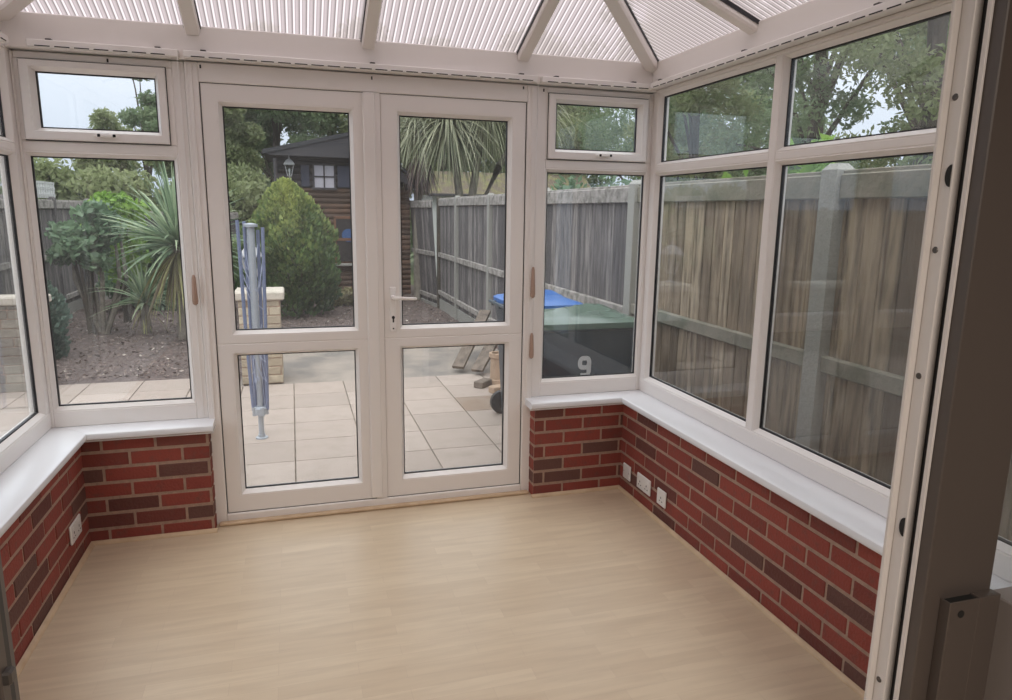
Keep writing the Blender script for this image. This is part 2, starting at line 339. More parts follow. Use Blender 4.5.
# quarter-round beading along the floor
def beading(name, p0, p1, n):
    m = MB(); p0 = Vector(p0); p1 = Vector(p1); n = Vector(n); r = .017
    prof = [(0, 0)]+[(r*math.cos(a), r*math.sin(a)) for a in [rad(x) for x in (0, 22, 45, 68, 90)]]
    m.loops([[p+n*a+Vector((0, 0, b+.0005)) for a, b in prof] for p in (p0, p1)], cap=True)
    o = m.build(name, quad_m, smooth=True); o['kind'] = 'structure'
beading('baseboard_right', (1.854, -.14, 0), (1.854, YH, 0), (-1, 0, 0))
beading('baseboard_left', (-.851, YH, 0), (-.851, -.14, 0), (1, 0, 0))
beading('baseboard_back_left', (-.851, -.127, 0), (-.302, -.127, 0), (0, -1, 0))
beading('baseboard_back_right', (1.319, -.127, 0), (1.854, -.127, 0), (0, -1, 0))

# ------------------------------------------------------------ sills
def sill(name, path, inw):   # path of nose line + outer line, vertical section with round nose
    m = MB(); ls = []
    for nose, back in path:
        nose = Vector(nose); back = Vector(back); d = (back-nose).normalized()
        pr = [(0.0, .018), (.003, .006), (.012, 0), (.03, 0), (.03, -.012), (.034, -.012), (.034, 0), ((back-nose).length, .0), ((back-nose).length, .037), (.014, .037), (.004, .031)]
        if d.length and (abs(d.x) > .1 and abs(d.y) > .1): pr = [(a*1.414 if i not in (7, 8) else a, b) for i, (a, b) in enumerate(pr)]
        ls.append([nose+d*a+Vector((0, 0, .513+b)) for a, b in pr])
    m.loops(ls, cap=True); o = m.build(name, upvc_sill, smooth=True); o['kind'] = 'structure'; return o
sill('trim_1', [((1.825, YH, 0), (2.01, YH, 0)), ((1.825, -.163, 0), (2.01, .022, 0))], 1)
sill('trim_2', [((1.296, -.163, 0), (1.296, .022, 0)), ((1.825-.001, -.163, 0), (2.009, .022, 0))], 1)
sill('trim_3', [((-.288, -.163, 0), (-.288, .022, 0)), ((-.815+.001, -.163, 0), (-.997, .022, 0))], 1)
sill('trim_4', [((-.815, YH, 0), (-1.0, YH, 0)), ((-.815, -.163, 0), (-1.0, .022, 0))], 1)

# ------------------------------------------------------------ windows
FD0, FD1 = -.035, .032
def handle(P, u, v, d, parent, w=.1):
    m = MB(); m.box(u-w*.28, u+w*.28, d, d+.006, v-.009, v+.009, b=.002, T=P); m.box(u-w*.5, u+w*.36, d+.010, d+.022, v-.007, v+.006, b=.003, T=P); m.box(u-.008, u+.008, d, d+.014, v-.008, v+.008, T=P)
    h = m.build('handle', rail_m, parent)
    k = MB()
    for s in (-1, 1): k.box(u+s*w*.30-.006, u+s*w*.30+.006, d+.02, d+.0235, v-.006, v+.006, b=.002, T=P)
    k.build('screw_cover', dark, h)
def vent_window(name, P, lo, hi, gl, gv, right):
    w = struct(name, P((lo+hi)/2, 0, .55)); m = MB()
    g = (gl[0], gl[1], .645, 1.761); v = (gv[0], gv[1], 1.88, 2.11)
    pbox(m, P, lo, g[0]-.02, .55, 2.185, FD0, FD1); pbox(m, P, g[1]+.02, hi, .55, 2.185, FD0, FD1)
    pbox(m, P, g[0]-.021, g[1]+.021, .55, g[2]-.02, FD0, FD1-.001); pbox(m, P, g[0]-.021, g[1]+.021, 1.781, 1.826, FD0, FD1-.001)
    pbox(m, P, g[0]-.021, g[1]+.021, 2.155, 2.185, FD0, FD1-.001)
    m.build('window_frame', upvc, w)
    b = MB(); bead(b, P, g); b.build('glazing_bead', upvc, w); pane(P, g, w)
    q_ = MB(); pbox(q_, P, g[0]-.022, gv[0]-.046, 1.8262, 2.1548, FD0, FD1-.0005); pbox(q_, P, gv[1]+.040, g[1]+.022, 1.8262, 2.1548, FD0, FD1-.0005)
    pbox(q_, P, lo+.004, lo+.012, .56, 2.178, FD1, FD1+.003, b=.001); pbox(q_, P, hi-.026, hi-.018, .56, 2.178, FD1, FD1+.003, b=.001); q_.build('frame_filler', upvc, w)
    s = MB(); o = (gv[0]-.052, gv[1]+.046, 1.828, 2.152); leafbox(s, P, o, v, .0, .048); so = s.build('vent_sash', upvc, w)
    b = MB(); ring(b, P, [(grow(v, .022), .046), (grow(v, .016), .047), (grow(v, .001), .012), (grow(v, 0), .006), (grow(v, 0), -.01), (grow(v, .022), -.01)]); b.build('glazing_bead', upvc, so)
    pane(P, v, so)
    gk = MB(); ring(gk, P, [(grow(o, .0035), .0335), (grow(o, .0), .0345), (grow(o, .0), .030), (grow(o, .0035), .030)]); gk.build('gasket', gasket, w)
    handle(P, (gv[0]+gv[1])/2+.03, 1.853, .048, so)
    return w
vent_window('window_1', PB, -.99, -.318, (-.956, -.390), (-.904, -.443), 0)
vent_window('window_2', PB, 1.333, 2.0, (1.408, 1.973), (1.450, 1.915), 1)
def side_window(name, P, ys, sgn):
    w = struct(name, P(-1.2, 0, .55)); m = MB(); ops = []
    for a, b in ys: ops.append((a, b))
    top, bot = 2.162, .645; z1, z2 = 1.755, 1.827
    end0 = -.025; pts = [end0]
    pbox(m, P, YH, end0, .55, bot-.02, FD0, FD1); pbox(m, P, YH, end0, top+.02, 2.20, FD0, FD1)
    prev = end0
    for a, b in ops:    # a nearer the corner (less negative)
        pbox(m, P, a+.02, prev, bot-.021, top+.021, FD0, FD1-.001); prev = b-.02
        pbox(m, P, b-.021, a+.021, z1+.02, z2-.02, FD0, FD1-.001)
    pbox(m, P, YH, prev, bot-.021, top+.021, FD0, FD1-.001)
    m.build('window_frame', upvc, w)
    for a, b in ops:
        for g in ((b, a, bot, z1), (b, a, z2, top)):
            k = MB(); bead(k, P, g); k.build('glazing_bead', upvc, w); pane(P, g, w)
    return w
bays = [(-.103, -1.02), (-1.103, -2.005), (-2.09, -2.44)]
side_window('window_3', PR, bays, 1); side_window('window_4', PL, [(-.103, -1.02), (-1.103, -2.005), (-2.09, -2.44)], -1)
m = MB(); m.box(2.0, 2.065, -.028, .035, .55, 2.2, b=.004); o = m.build('trim_5', upvc); o['kind'] = 'structure'
m = MB(); m.box(-1.053, -.988, -.028, .035, .55, 2.2, b=.004); o = m.build('trim_6', upvc); o['kind'] = 'structure'

# ------------------------------------------------------------ french doors
fr_ = MB()
pbox(fr_, PB, -.316, -.262, 0.0, 2.185, FD0, .05); pbox(fr_, PB, 1.279, 1.332, 0.0, 2.185, FD0, .05)
pbox(fr_, PB, -.262, 1.279, 2.102, 2.185, FD0, .049); pbox(fr_, PB, -.262, 1.279, .0, .050, FD0-.03, .052)
pbox(fr_, PB, -.30, -.285, .55, 2.18, .05, .056, b=.002); pbox(fr_, PB, 1.30, 1.315, .55, 2.18, .05, .056, b=.002)
o = fr_.build('trim_7', upvc); o['kind'] = 'structure'; 
m = MB(); m.box(-.30, 1.32, -.085, -.053, 0, .018, b=.006); o = m.build('trim_8', quad_m); o['kind'] = 'structure'
def leaf(name, u0, u1, g0, g1):
    w = struct(name, ((u0+u1)/2, 0, .05)); m = MB(); P = PB
    D0, D1 = -.03, .042
    a = (g0, g1, .16, .851); b = (g0, g1, .972, 2.008)
    leafbox(m, P, (u0, u1, .052, .9115), a, D0, D1); leafbox(m, P, (u0, u1, .9115, 2.100), b, D0, D1)
    m.build('leaf_frame', upvc, w)
    for g in (a, b):
        k = MB(); ring(k, P, [(grow(g, .022), .040), (grow(g, .016), .041), (grow(g, .001), .012), (grow(g, 0), .006), (grow(g, 0), -.02), (grow(g, .022), -.02)]); k.build('glazing_bead', upvc, w); pane(P, g, w)
    gk = MB(); o = (u0, u1, .052, 2.100); ring(gk, P, [(grow(o, .0025), .040), (grow(o, .0), .040), (grow(o, 0), .03), (grow(o, .0025), .03)]); gk.build('gasket', gasket, w)
    return w
d1 = leaf('door_1', -.258, .480, -.172, .392); d2 = leaf('door_2', .536, 1.275, .633, 1.187)
m = MB(); m.box(.452, .512, -.062, -.0425, .06, 2.10, b=.006); m.box(.481, .535, -.05, .02, .052, 2.1); m.build('astragal', upvc, d1)
m = MB(); m.box(.566, .598, -.052, -.0425, .945, 1.175, b=.004); pl = m.build('handle_plate', rail_m, d2)
m = MB(); m.lathe((.582, -.052, 1.122), [(.012, 0), (.012, -.028), (.008, -.034)], 14, axis='y'); m.tube([(.582, -.082, 1.122), (.60, -.085, 1.121), (.68, -.083, 1.117), (.698, -.080, 1.116)], [.009, .009, .008, .006], 10); m.build('handle', rail_m, d2, True)
m = MB(); m.lathe((.582, -.0525, 1.02), [(.008, 0), (.008, -.002)], 14, axis='y'); m.box(.5785, .5855, -.0545, -.0525, .995, 1.02); m.lathe((.582, -.0525, .963), [(.004, 0), (.004, -.002)], 10, axis='y'); m.build('keyhole', dark, pl)
for z in (.35, 1.05, 1.85):
    for x, d in ((-.26, d1), (1.277, d2)):
        m = MB(); m.tube([(x, .045, z-.05), (x, .045, z+.05)], .009, 10); m.build('hinge', rail_m, d, True)

# ------------------------------------------------------------ roof: eaves beam, bars, sheets
PT = rad(22); EZ = 2.33
m = MB(); m.box(-1.09, 2.10, -.07, .10, 2.19, EZ, b=.004); o = m.build('trim_9', upvc); o['kind'] = 'structure'
m = MB(); m.box(1.96, 2.10, YH, -.0702, 2.201, EZ, b=.004); o = m.build('trim_10', upvc); o['kind'] = 'structure'
m = MB(); m.box(-1.09, -1.0, YH, -.0702, 2.201, EZ, b=.004); o = m.build('trim_11', upvc); o['kind'] = 'structure'
cl = struct('ceiling', (.506, -1.5, EZ))
xa, xb, yb = -1.0, 1.96, -.07
xc = (xa+xb)/2; half = (xb-xa)/2; tz = math.tan(PT); RZ = EZ+half*tz; yr = yb-half
def roofpt(kind, s, t):   # s along eave coordinate, t distance in from the eave (plan)
    z = EZ+t*tz
    return {'b': (s, yb-t, z), 'r': (xb-t, s, z), 'l': (xa+t, s, z)}[kind]
def barbox(parent, p, q, w=.062, h=.05, name='glazing_bar'):
    p = Vector(p); q = Vector(q); d = (q-p).normalized(); side = d.cross(Vector((0, 0, 1))).normalized(); up = side.cross(d)
    m = MB()
    def sec(c): return [c+side*a*w/2+up*b for a, b in ((-1, -h*.55), (-.82, -h*.75), (.82, -h*.75), (1, -h*.55), (1, h*.2), (-1, h*.2))]
    m.loops([sec(p), sec(q)], cap=True); o = m.build(name, upvc, parent)
    g = MB()
    for a in (-1, 1):
        def gs(c): return [c+side*(a*(w/2+.001))+up*k+side*a*j for k, j in ((-.012, 0), (-.012, .003), (.004, .003), (.004, 0))]
        g.loops([gs(p), gs(q)], cap=True)
    g.build('gasket', gasket, o)
OUT = .13
def pt2(kind, s, t, dz=0): p = roofpt(kind, s, t); return (p[0], p[1], p[2]+dz)
bx = [-.27, .485, 1.245]; ry = [-.925, -1.675, -2.40]
for x in bx: barbox(cl, pt2('b', x, -OUT), pt2('b', x, min(x-xa, xb-x)))
for y in ry:
    t = min(half, -(y-yb))
    barbox(cl, pt2('r', y, -OUT), pt2('r', y, t)); barbox(cl, pt2('l', y, -OUT), pt2('l', y, t))
barbox(cl, (xb+OUT, yb+OUT, EZ-OUT*tz), (xc, yr, RZ), .072, .06, 'hip_bar'); barbox(cl, (xa-OUT, yb+OUT, EZ-OUT*tz), (xc, yr, RZ), .072, .06, 'hip_bar')
barbox(cl, (xc, yr+.05, RZ), (xc, YH, RZ), .12, .07, 'ridge_bar')
def sheet(pts, m_, name='roof_sheet'):
    m = MB(); th = .016
    top = [(a, b, c+th) for a, b, c in pts]; n_ = len(pts)
    m.add(pts, [tuple(range(n_))], mi=0); m.loops([pts, top], mi=1); m.add(top, [tuple(range(n_))], mi=1); m.build(name, [m_, sheet_skin], cl)
xs = [xa-OUT]+bx+[xb+OUT]
sh = .012
edges = [xa-OUT]+bx+[xb+OUT]
for a, b in zip(edges, edges[1:]):
    def tmax(x): return min(x-xa, xb-x, half)
    pts = [(max(a, xa-OUT), yb+OUT, EZ-OUT*tz+sh), (min(b, xb+OUT), yb+OUT, EZ-OUT*tz+sh)]
    cand = [(b, tmax(b))]
    if a < xc < b: cand.append((xc, half))
    cand.append((a, tmax(a)))
    for x, t in cand:
        if t > -OUT+.001: pts.append((x, yb-t, EZ+t*tz+sh))
    sheet(pts, sheet_x)
for kind in 'rl':
    ye = [yb+OUT]+ry+[YH]
    for a, b in zip(ye, ye[1:]):
        def tm(y): return min(half, yb-y)
        pts = [pt2(kind, a, -OUT, sh), pt2(kind, b, -OUT, sh), pt2(kind, b, tm(b), sh)]
        if a > yr > b: pts.append(pt2(kind, yr, half, sh))
        if tm(a) > -OUT+.001: pts.append(pt2(kind, a, tm(a), sh))
        sheet(pts, sheet_y)

# ------------------------------------------------------------ blind head rails
def blind_rail(P, u0, u1, label, d=.070, z=2.207, first=0):
    r = thing('blind_rail', P((u0+u1)/2, d, z), label, 'curtain rail', 'white blind rails under the eaves beam')
    m = MB(); m.box(u0, u1, d+.0005, d+.034, z-.016, z+.014, b=.003, T=P); m.build('rail', rail_m, r)
    k = MB(); u = u0+.03
    while u < u1-.05:
        k.box(u, u+.055, d+.0345, d+.036, z-.013, z-.009, T=P); u += .072
    k.build('runner_slot', dark, r)
    n = max(2, int((u1-u0)/.7)+1)
    for i in range(n):
        u = u0+.08+(u1-u0-.16)*i/(n-1); b = MB(); b.box(u-.012, u+.012, d+.002, d+.030, z+.014, z+.021, b=.002, T=P); b.build('bracket', screw_m, r)
blind_rail(PB, -.90, -.33, 'short white blind rail above the left-hand end window')
blind_rail(PB, -.31, 1.31, 'long white blind rail above the french doors')
blind_rail(PB, 1.335, 1.925, 'short white blind rail above the small window right of the doors')
blind_rail(PR, -2.40, -.12, 'white blind rail running along the right wall windows')
blind_rail(PL, -2.40, -.12, 'white blind rail along the left wall windows, cut off by the photo edge', d=.030)
# small screws in frame head
for i, (x, z) in enumerate([(-.62, 2.168), (-.25, 2.166), (.50, 2.166), (1.255, 2.168), (1.37, 2.166)]):
    m = MB(); m.box(x-.003, x+.003, -.0535 if -.3 < x < 1.3 else -.0355, -.03, z-.007, z+.007)
    tag(m.build('screw', dark), 'tiny dark screw head in the white frame above ' + ['the left vent window', 'the left edge of the left door', 'the meeting stiles of the doors', 'the right edge of the right door', 'the right vent window'][i], 'screw')

# ------------------------------------------------------------ blind pulls
def pull(x, zs, ztop, label, dx=0, top=None):
    r = thing('blind_pull', (x, -.065, zs[0][0]), label, 'blind pull', 'blind pulls hanging from the rails')
    m = MB(); m.tube([(x+dx, -.088, ztop), (x+dx*.3, -.072, (ztop+zs[-1][0])/2), (x, -.066, zs[0][0])], .0015, 6); m.build('cord', rail_m, r)
    for a, b in zs:
        m = MB(); h = b-a; m.lathe((x, -.0665, a), [(.004, 0), (.0115, .006), (.0135, .02), (.0125, h*.35), (.009, h*.9), (.005, h)], 14); m.build('weight', tassel_m, r, True)
pull(-.337, [(1.107, 1.247)], 2.19, 'wooden blind pull hanging beside the left edge of the left door')
pull(1.322, [(.776, .915), (1.105, 1.27)], 2.19, 'pair of wooden blind pulls on one cord right of the right door')

# ------------------------------------------------------------ sockets
def socket(P, u, z, w, kind, label):
    d = .0115
    r = thing('wall_socket', P(u, d, z), label, 'socket', None)
    m = MB(); m.box(u-w/2, u+w/2, d, d+.010, z-.043, z+.043, b=.004, T=P); m.build('plate', sock_m, r)
    k = MB()
    if kind == 'double':
        for s in (-1, 1):
            k = MB(); c = u+s*.036; k.box(c-.003, c+.003, d+.0095, d+.0105, z-.004, z+.006, T=P)
            for q in (-1, 1): k.box(c+q*.012-.004, c+q*.012+.004, d+.0095, d+.0105, z-.02, z-.015, T=P)
            k.build('pin_holes', dark, r)
        for s in (-1, 1):
            k = MB(); c = u+s*.048; k.box(c-.006, c+.006, d+.009, d+.014, z+.016, z+.032, b=.002, T=P); k.build('rocker', sock_m, r)
    elif kind == 'single':
        k.box(u-.003, u+.003, d+.0095, d+.0105, z-.004, z+.006, T=P)
        for q in (-1, 1): k.box(u+q*.012-.004, u+q*.012+.004, d+.0095, d+.0105, z-.02, z-.015, T=P)
        k.build('pin_holes', dark, r)
        k = MB(); k.box(u+.012, u+.024, d+.009, d+.014, z+.016, z+.032, b=.002, T=P); k.build('rocker', sock_m, r)
    else:
        for q in (-1, 1): k = MB(); k.lathe(P(u+q*.03, d+.0095, z), [(.003, 0), (.003, -.001)], 8, axis='x'); k.build('screw', screw_m, r)
PRb = lambda u, d, v: (1.867-d, u, v); PLb = lambda u, d, v: (-.864+d, u, v)
socket(PRb, -.222, .132, .086, 'blank', 'single white socket plate on right brick wall, nearest the corner')
socket(PRb, -.42, .138, .146, 'double', 'wide white double socket between two single plates on right brick wall')
socket(PRb, -.612, .138, .086, 'single', 'single white socket on right brick wall, nearest the camera')
socket(PLb, -.34, .175, .146, 'double', 'white double socket low on the left brick wall')

# ------------------------------------------------------------ house wall with the opened patio door in the foreground
m = MB()
OX0, OX1, OT = -.31, 1.75, 2.12
m.box(-2.6, OX0-.0, YH-.30, YH-.004, 0, 3.3); m.box(OX1, 2.42, YH-.30, YH-.004, 0, 3.3); m.box(OX0, OX1, YH-.30, YH-.004, OT, 3.3)
o = m.build('wall_front', room_paint); o['kind'] = 'structure'
m = MB()
m.box(-2.6, -2.5, -6.2, YH-.302, 0, 2.45); m.box(2.32, 2.42, -6.2, YH-.302, 0, 2.45)
m.box(-2.6, 3.6, -6.3, -6.2, 0, 2.45); m.box(-2.6, 2.42, -6.3, YH-.302, 2.45, 2.5); m.box(-2.6, -1.1, -6.2, YH-.0, -.1, -.001); m.box(2.1, 2.42, -6.2, YH-.0, -.1, -.001); m.box(-1.1, 2.1, -6.2, YH-2.6, -.1, -.001)
o = m.build('wall_house_room', room_paint); o['kind'] = 'structure'
# left jamb: dark closing edge
dj = struct('door_3', (-.29, -2.6, 0))
m = MB(); m.box(-.31, -.292, -2.66, -2.56, 0, OT, b=.003); m.build('jamb', gasket, dj)
m = MB(); m.box(-.293, -.286, -2.615, -2.59, 0, OT, b=.002); m.build('edge_strip', alum_dark, dj)
m = MB(); m.box(-.292, -.276, -2.612, -2.592, .925, .945, b=.003); m.build('catch', screw_m, dj)
# right: sliding leaf with white striker strip, dark slot and dark brown stile
dr = struct('door_4', (1.25, -2.62, 0))
m = MB(); m.box(1.210, 1.25, -2.616, -2.589, 0, OT, b=.0015); m.box(1.197, 1.25, -2.5888, -2.580, 0, OT, b=.002); m.build('striker_strip', alum_white, dr)
m = MB(); m.box(1.226, 1.25, -2.636, -2.6165, 0, OT); m.build('slot_seal', gasket, dr)
m = MB(); m.box(1.2105, 1.216, -2.646, -2.6365, 0, OT, b=.001); m.build('edge_lip', alum_white, dr)
m = MB(); m.box(1.2162, 1.380, -2.67, -2.640, 0, OT, b=.002); m.build('stile', alum_dark, dr)
m = MB(); m.box(1.380, 1.75, -2.660, -2.656, .0, OT); m.build('glass', glass, dr)
for z in (.633, 1.266, 1.498, 1.759):
    m = MB(); m.lathe((1.2099, -2.600, z), [(.0062, 0), (.005, -.0015)], 12, axis='x'); m.build('screw', screw_m, dr)
for z in (.97, 1.627):
    m = MB(); m.loops([[(1.2085+dx, -2.612+.011*math.sin(t), z+.019*math.cos(t)) for t in [rad(a) for a in range(0, 181, 15)]] for dx in (0, .003)], cap=True); m.build('latch_slot', dark, dr)
# cut hollow channel in front of the stile
m = MB(); bz = .848; x0, x1, y0, y1 = 1.255, 1.328, -2.692, -2.6702
m.box(x0, x0+.003, y0, y1, 0, bz, b=.0008); m.box(x0+.003, x1, y0, y0+.003, 0, bz, b=.0008); m.box(x1, 1.380, y0, y1, 0, bz, b=.0008)
m.build('hollow_channel', alum_dark, dr)
m = MB(); m.box(x0+.003, x1, y0+.003, y1, 0, bz-.004); m.build('channel_void_shade', dark, dr)  # black solid just under the rim, paints the shade inside the open channel
m = MB(); m.lathe((1.284, y0-.0005, bz-.026), [(.0075, 0), (.0075, -.001)], 18, axis='y'); m.build('screw_hole', dark, dr)
m = MB(); m.box(1.3802, 1.45, -2.80, -2.662, 0, .84, b=.003); m.build('lower_rail', alum_grey, dr)

# ================================================================= OUTSIDE
# ground
m = MB(); m.box(-40, 60, -6, 80, GZ-.30, GZ-.06); o = m.build('ground', grass_m); o['kind'] = 'structure'
m = MB(); R = random.Random(9)
m.box(-5.0, 2.62, -3.2, 3.52, GZ-.05, GZ-.008, mi=1); m.box(-5.0, -.88, 3.52, 3.965, GZ-.05, GZ-.008, mi=1)
px, py = .475, .457
ox, oy = .065, 3.505
for i in range(-11, 7):
    for j in range(-16, 2):
        xx0 = ox+px*i; yy1 = oy+py*j; xx1 = xx0+px; yy0 = yy1-py
        if xx1 > 2.62: xx1 = 2.62
        if xx1-xx0 < .05: continue
        if j == 1 and xx1 > -.88: continue
        if xx0 > -1.15 and xx1 < 2.15 and yy1 < -.1: continue
        sh = R.uniform(.1, 1)
        if (i, j) == (2, -2) or (i, j) == (3, -2): sh = 0 if i == 3 else .7
        g = .004
        # staggered second column like the photo: slabs left of the joint sit half a course back
        off = 0
        m.box(xx0+g, xx1-g, yy0+g+off, yy1-g+off, GZ-.008, GZ, sh, 0, .002)
o = m.build('patio', [slab_m, joint_m]); o['kind'] = 'structure'
m = MB(); m.box(-.45, 2.55, 3.51, 5.2, GZ-.05, GZ-.012); o = m.build('path', strip_m); o['kind'] = 'structure'
# mulch bed: uneven surface
m = MB(); R = np.random.RandomState(3)
nx, ny = 90, 110; X = np.linspace(-5, 2.75, nx); Y = np.linspace(3.55, 16, ny)
ZZ = R.rand(ny, nx)*.035
vs = []
for j in range(ny):
    for i in range(nx):
        x, y = X[i], Y[j]; z = GZ-.02+ZZ[j, i]
        if x > -.45 and x < 2.55 and y < 5.15: z = GZ-.05
        if y < 4.0 and x < -.4: z = GZ-.02
        vs.append((x, y, z))
fs = [(j*nx+i, j*nx+i+1, (j+1)*nx+i+1, (j+1)*nx+i) for j in range(ny-1) for i in range(nx-1)]
m.add(vs, fs); o = m.build('mulch_bed', soil_m); o['kind'] = 'structure'
# leaf litter (uncountable)
def rand_quads(n, posfn, size, seed, flat=0.0, asp=1.6):
    R = np.random.RandomState(seed); P_ = posfn(R, n); n = len(P_)
    d = R.normal(size=(n, 3)); d[:, 2] *= (1-flat); d /= np.linalg.norm(d, axis=1)[:, None]
    e = R.normal(size=(n, 3)); e[:, 2] *= (1-flat*.8); e -= (e*d).sum(1)[:, None]*d; e /= np.linalg.norm(e, axis=1)[:, None]
    s = (size*(.6+.8*R.rand(n)))[:, None]
    v = np.stack([P_-d*s*.5*asp, P_+e*s*.35, P_+d*s*.5*asp, P_-e*s*.35], 1).reshape(-1, 3)
    return v, P_, R
def np_mesh(name, v, nface, shade, m_, parent=None):
    me = bpy.data.meshes.new(name); off = np.zeros(3); p = parent
    while p is not None: off += np.array(p.location); p = p.parent
    v = (v-off).astype(np.float32)
    me.vertices.add(len(v)); me.vertices.foreach_set('co', v.ravel()); me.loops.add(nface*4); me.loops.foreach_set('vertex_index', np.arange(nface*4, dtype=np.int32))
    me.polygons.add(nface); me.polygons.foreach_set('loop_start', np.arange(0, nface*4, 4, dtype=np.int32)); me.update(calc_edges=True)
    me.attributes.new('shade', 'FLOAT', 'FACE').data.foreach_set('value', shade.astype(np.float32)); me.materials.append(m_); me.validate()
    o = bpy.data.objects.new(name, me); COL.objects.link(o)
    if parent: o.parent = parent
    return o
def litter_pos(R, n):
    p = np.stack([R.uniform(-4.6, 2.5, n), 4.05+R.rand(n)**1.3*6.5, np.full(n, GZ+.012)], 1); p[:, 2] += R.rand(n)*.02
    k = ~((p[:, 0] > -.5) & (p[:, 1] < 5.25)); return p[k]
v, P_, R = rand_quads(11000, litter_pos, .028, 5, flat=.8)
o = np_mesh('leaf_litter', v, len(P_), R.rand(len(P_))**1.3, debris_m); tag(o, 'dry leaves and bark chips scattered over the dark mulch bed', 'leaf litter', kind='stuff')

def cluster_leaves(name, clumps, n, size, m_, parent, seed, shade_up=.35, asp=1.6, shell=.55):
    """clumps: array of (x,y,z,rx,ry,rz)"""
    C_ = np.array(clumps, float)
    def pos(R, n):
        w = (C_[:, 3]*C_[:, 4]*C_[:, 5])**.67; k = R.choice(len(C_), n, p=w/w.sum())
        d = R.normal(size=(n, 3)); d /= np.linalg.norm(d, axis=1)[:, None]; r = (shell+(1-shell)*R.rand(n))[:, None]
        pos.k = k; pos.d = d; return C_[k, :3]+d*r*C_[k, 3:6]
    v, P_, R = rand_quads(n, pos, size, seed, asp=asp)
    cs = R.rand(len(C_))[pos.k]
    sh = np.clip(.15+.45*cs+.35*R.rand(n)+.0*pos.d[:, 2], 0, 1)
    return np_mesh(name, v, n, sh, m_, parent)
def tree(name, x, y, z0, h, r, n, size, lm, label, cat='tree', seed=1, lean=0, low=.3, nc=26, bm=None, group=None, cr=(.22, .4)):
    R = random.Random(seed); t_ = thing(name, (x, y, z0), label, cat, group)
    m = MB(); top = Vector((x+lean, y, z0+h*.8)); m.tube([(x, y, z0), (x+lean*.2, y, z0+h*.25), (x+lean*.6, y+.05, z0+h*.55), top], [r*.075, r*.06, r*.045, r*.015], 8)
    cl_ = []
    for i in range(nc):
        a = R.uniform(0, 2*math.pi); q = R.uniform(low, 1.0); prof = math.sin(math.pi*min(1, max(.06, (q-low)/(1-low)))*.85+.25)
        rr = r*R.uniform(.35, .9)*max(.25, prof); c = Vector((x+lean*q+rr*math.cos(a), y+rr*math.sin(a), z0+h*q-.1*h*0))
        s = r*R.uniform(*cr); cl_.append((c.x, c.y, c.z, s, s, s*.75))
        if i < 14:
            b = Vector((x+lean*q*.6, y, z0+h*max(.18, q*.62))); m.tube([b, b.lerp(c, .5)+Vector((0, 0, .05*h)), c], [r*.022, r*.014, r*.005], 5)
    m.build('trunk', bm or bark_m, t_, True)
    cluster_leaves('foliage', cl_, n, size, lm, t_, seed, shell=.35)
    return t_
# trees on the far side (back of garden)
T = [
 (-7.6, 21, 3.5, 1.6, 'low green tree far left beyond the pale trellis'),
 (-4.9, 20, 4.35, 1.2, 'small feathery tree low in the middle of the left vent window'),
 (-3.45, 17.2, 5.6, 1.3, 'taller tree at the right edge of the left vent window'),
 (-1.75, 15.5, 5.6, 1.3, 'leafy tree left of the shed roof'),
 (-.2, 17.5, 6.4, 1.9, 'tall tree rising behind the left end of the shed'),
 (2.1, 17.5, 6.4, 2.0, 'tall tree behind the middle of the shed roof'),
 (4.9, 19.5, 6.6, 2.2, 'tree behind the drooping spiky-leaved tree'),
 (7.6, 18, 6.8, 2.3, 'tree in the vent window right of the doors, left half'),
 (10.8, 17, 7.0, 2.4, 'tree in the vent window right of the doors, right half'),
 (14.2, 16, 7.0, 2.4, 'tree far behind the corner post at the right end of the doors wall')]
for i, (x, y, h, r, lb) in enumerate(T):
    tree('broadleaf_tree', x, y, GZ-.06, h, r, 60000 if i in (3, 4, 5) else 42000 if i > 2 else 12000, .085 if i > 2 else .08, leaf_olive if i in (1, 3, 5, 7) else leaf_tree, lb, seed=40+i, low=.05, nc=60 if i > 2 else 22, group='trees at the back of the gardens')
# trees beyond the right fence
T2 = [(7.6, 10.5, 7.2, 2.2, 'dark tree beyond the right fence, behind the corner post'), (6.9, 7.6, 5.8, 1.7, 'fine-twigged tree seen in the far upper right-wall pane'),
      (7.4, 5.2, 7.6, 2.0, 'big tree straddling the mullion of the right wall windows'), (7.0, 2.9, 7.5, 1.9, 'leafy tree in the nearer upper right-wall pane'), (8.4, .6, 7.5, 2.2, 'tree at the right end of the nearer upper right-wall pane')]
for i, (x, y, h, r, lb) in enumerate(T2):
    tree('broadleaf_tree', x, y, GZ-.06, h, r, 30000, .052, leaf_tree if i not in (1, 3) else leaf_olive, lb, seed=70+i, low=.20, nc=90, group='trees beyond the right fence', cr=(.14, .26))
tree('broadleaf_tree', 12.5, 6.5, GZ-.06, 8.5, 3.0, 16000, .10, leaf_tree, 'large distant tree filling the gaps behind the nearer right-hand trees', seed=91, low=.1, nc=46, group='trees beyond the right fence', cr=(.15, .3))
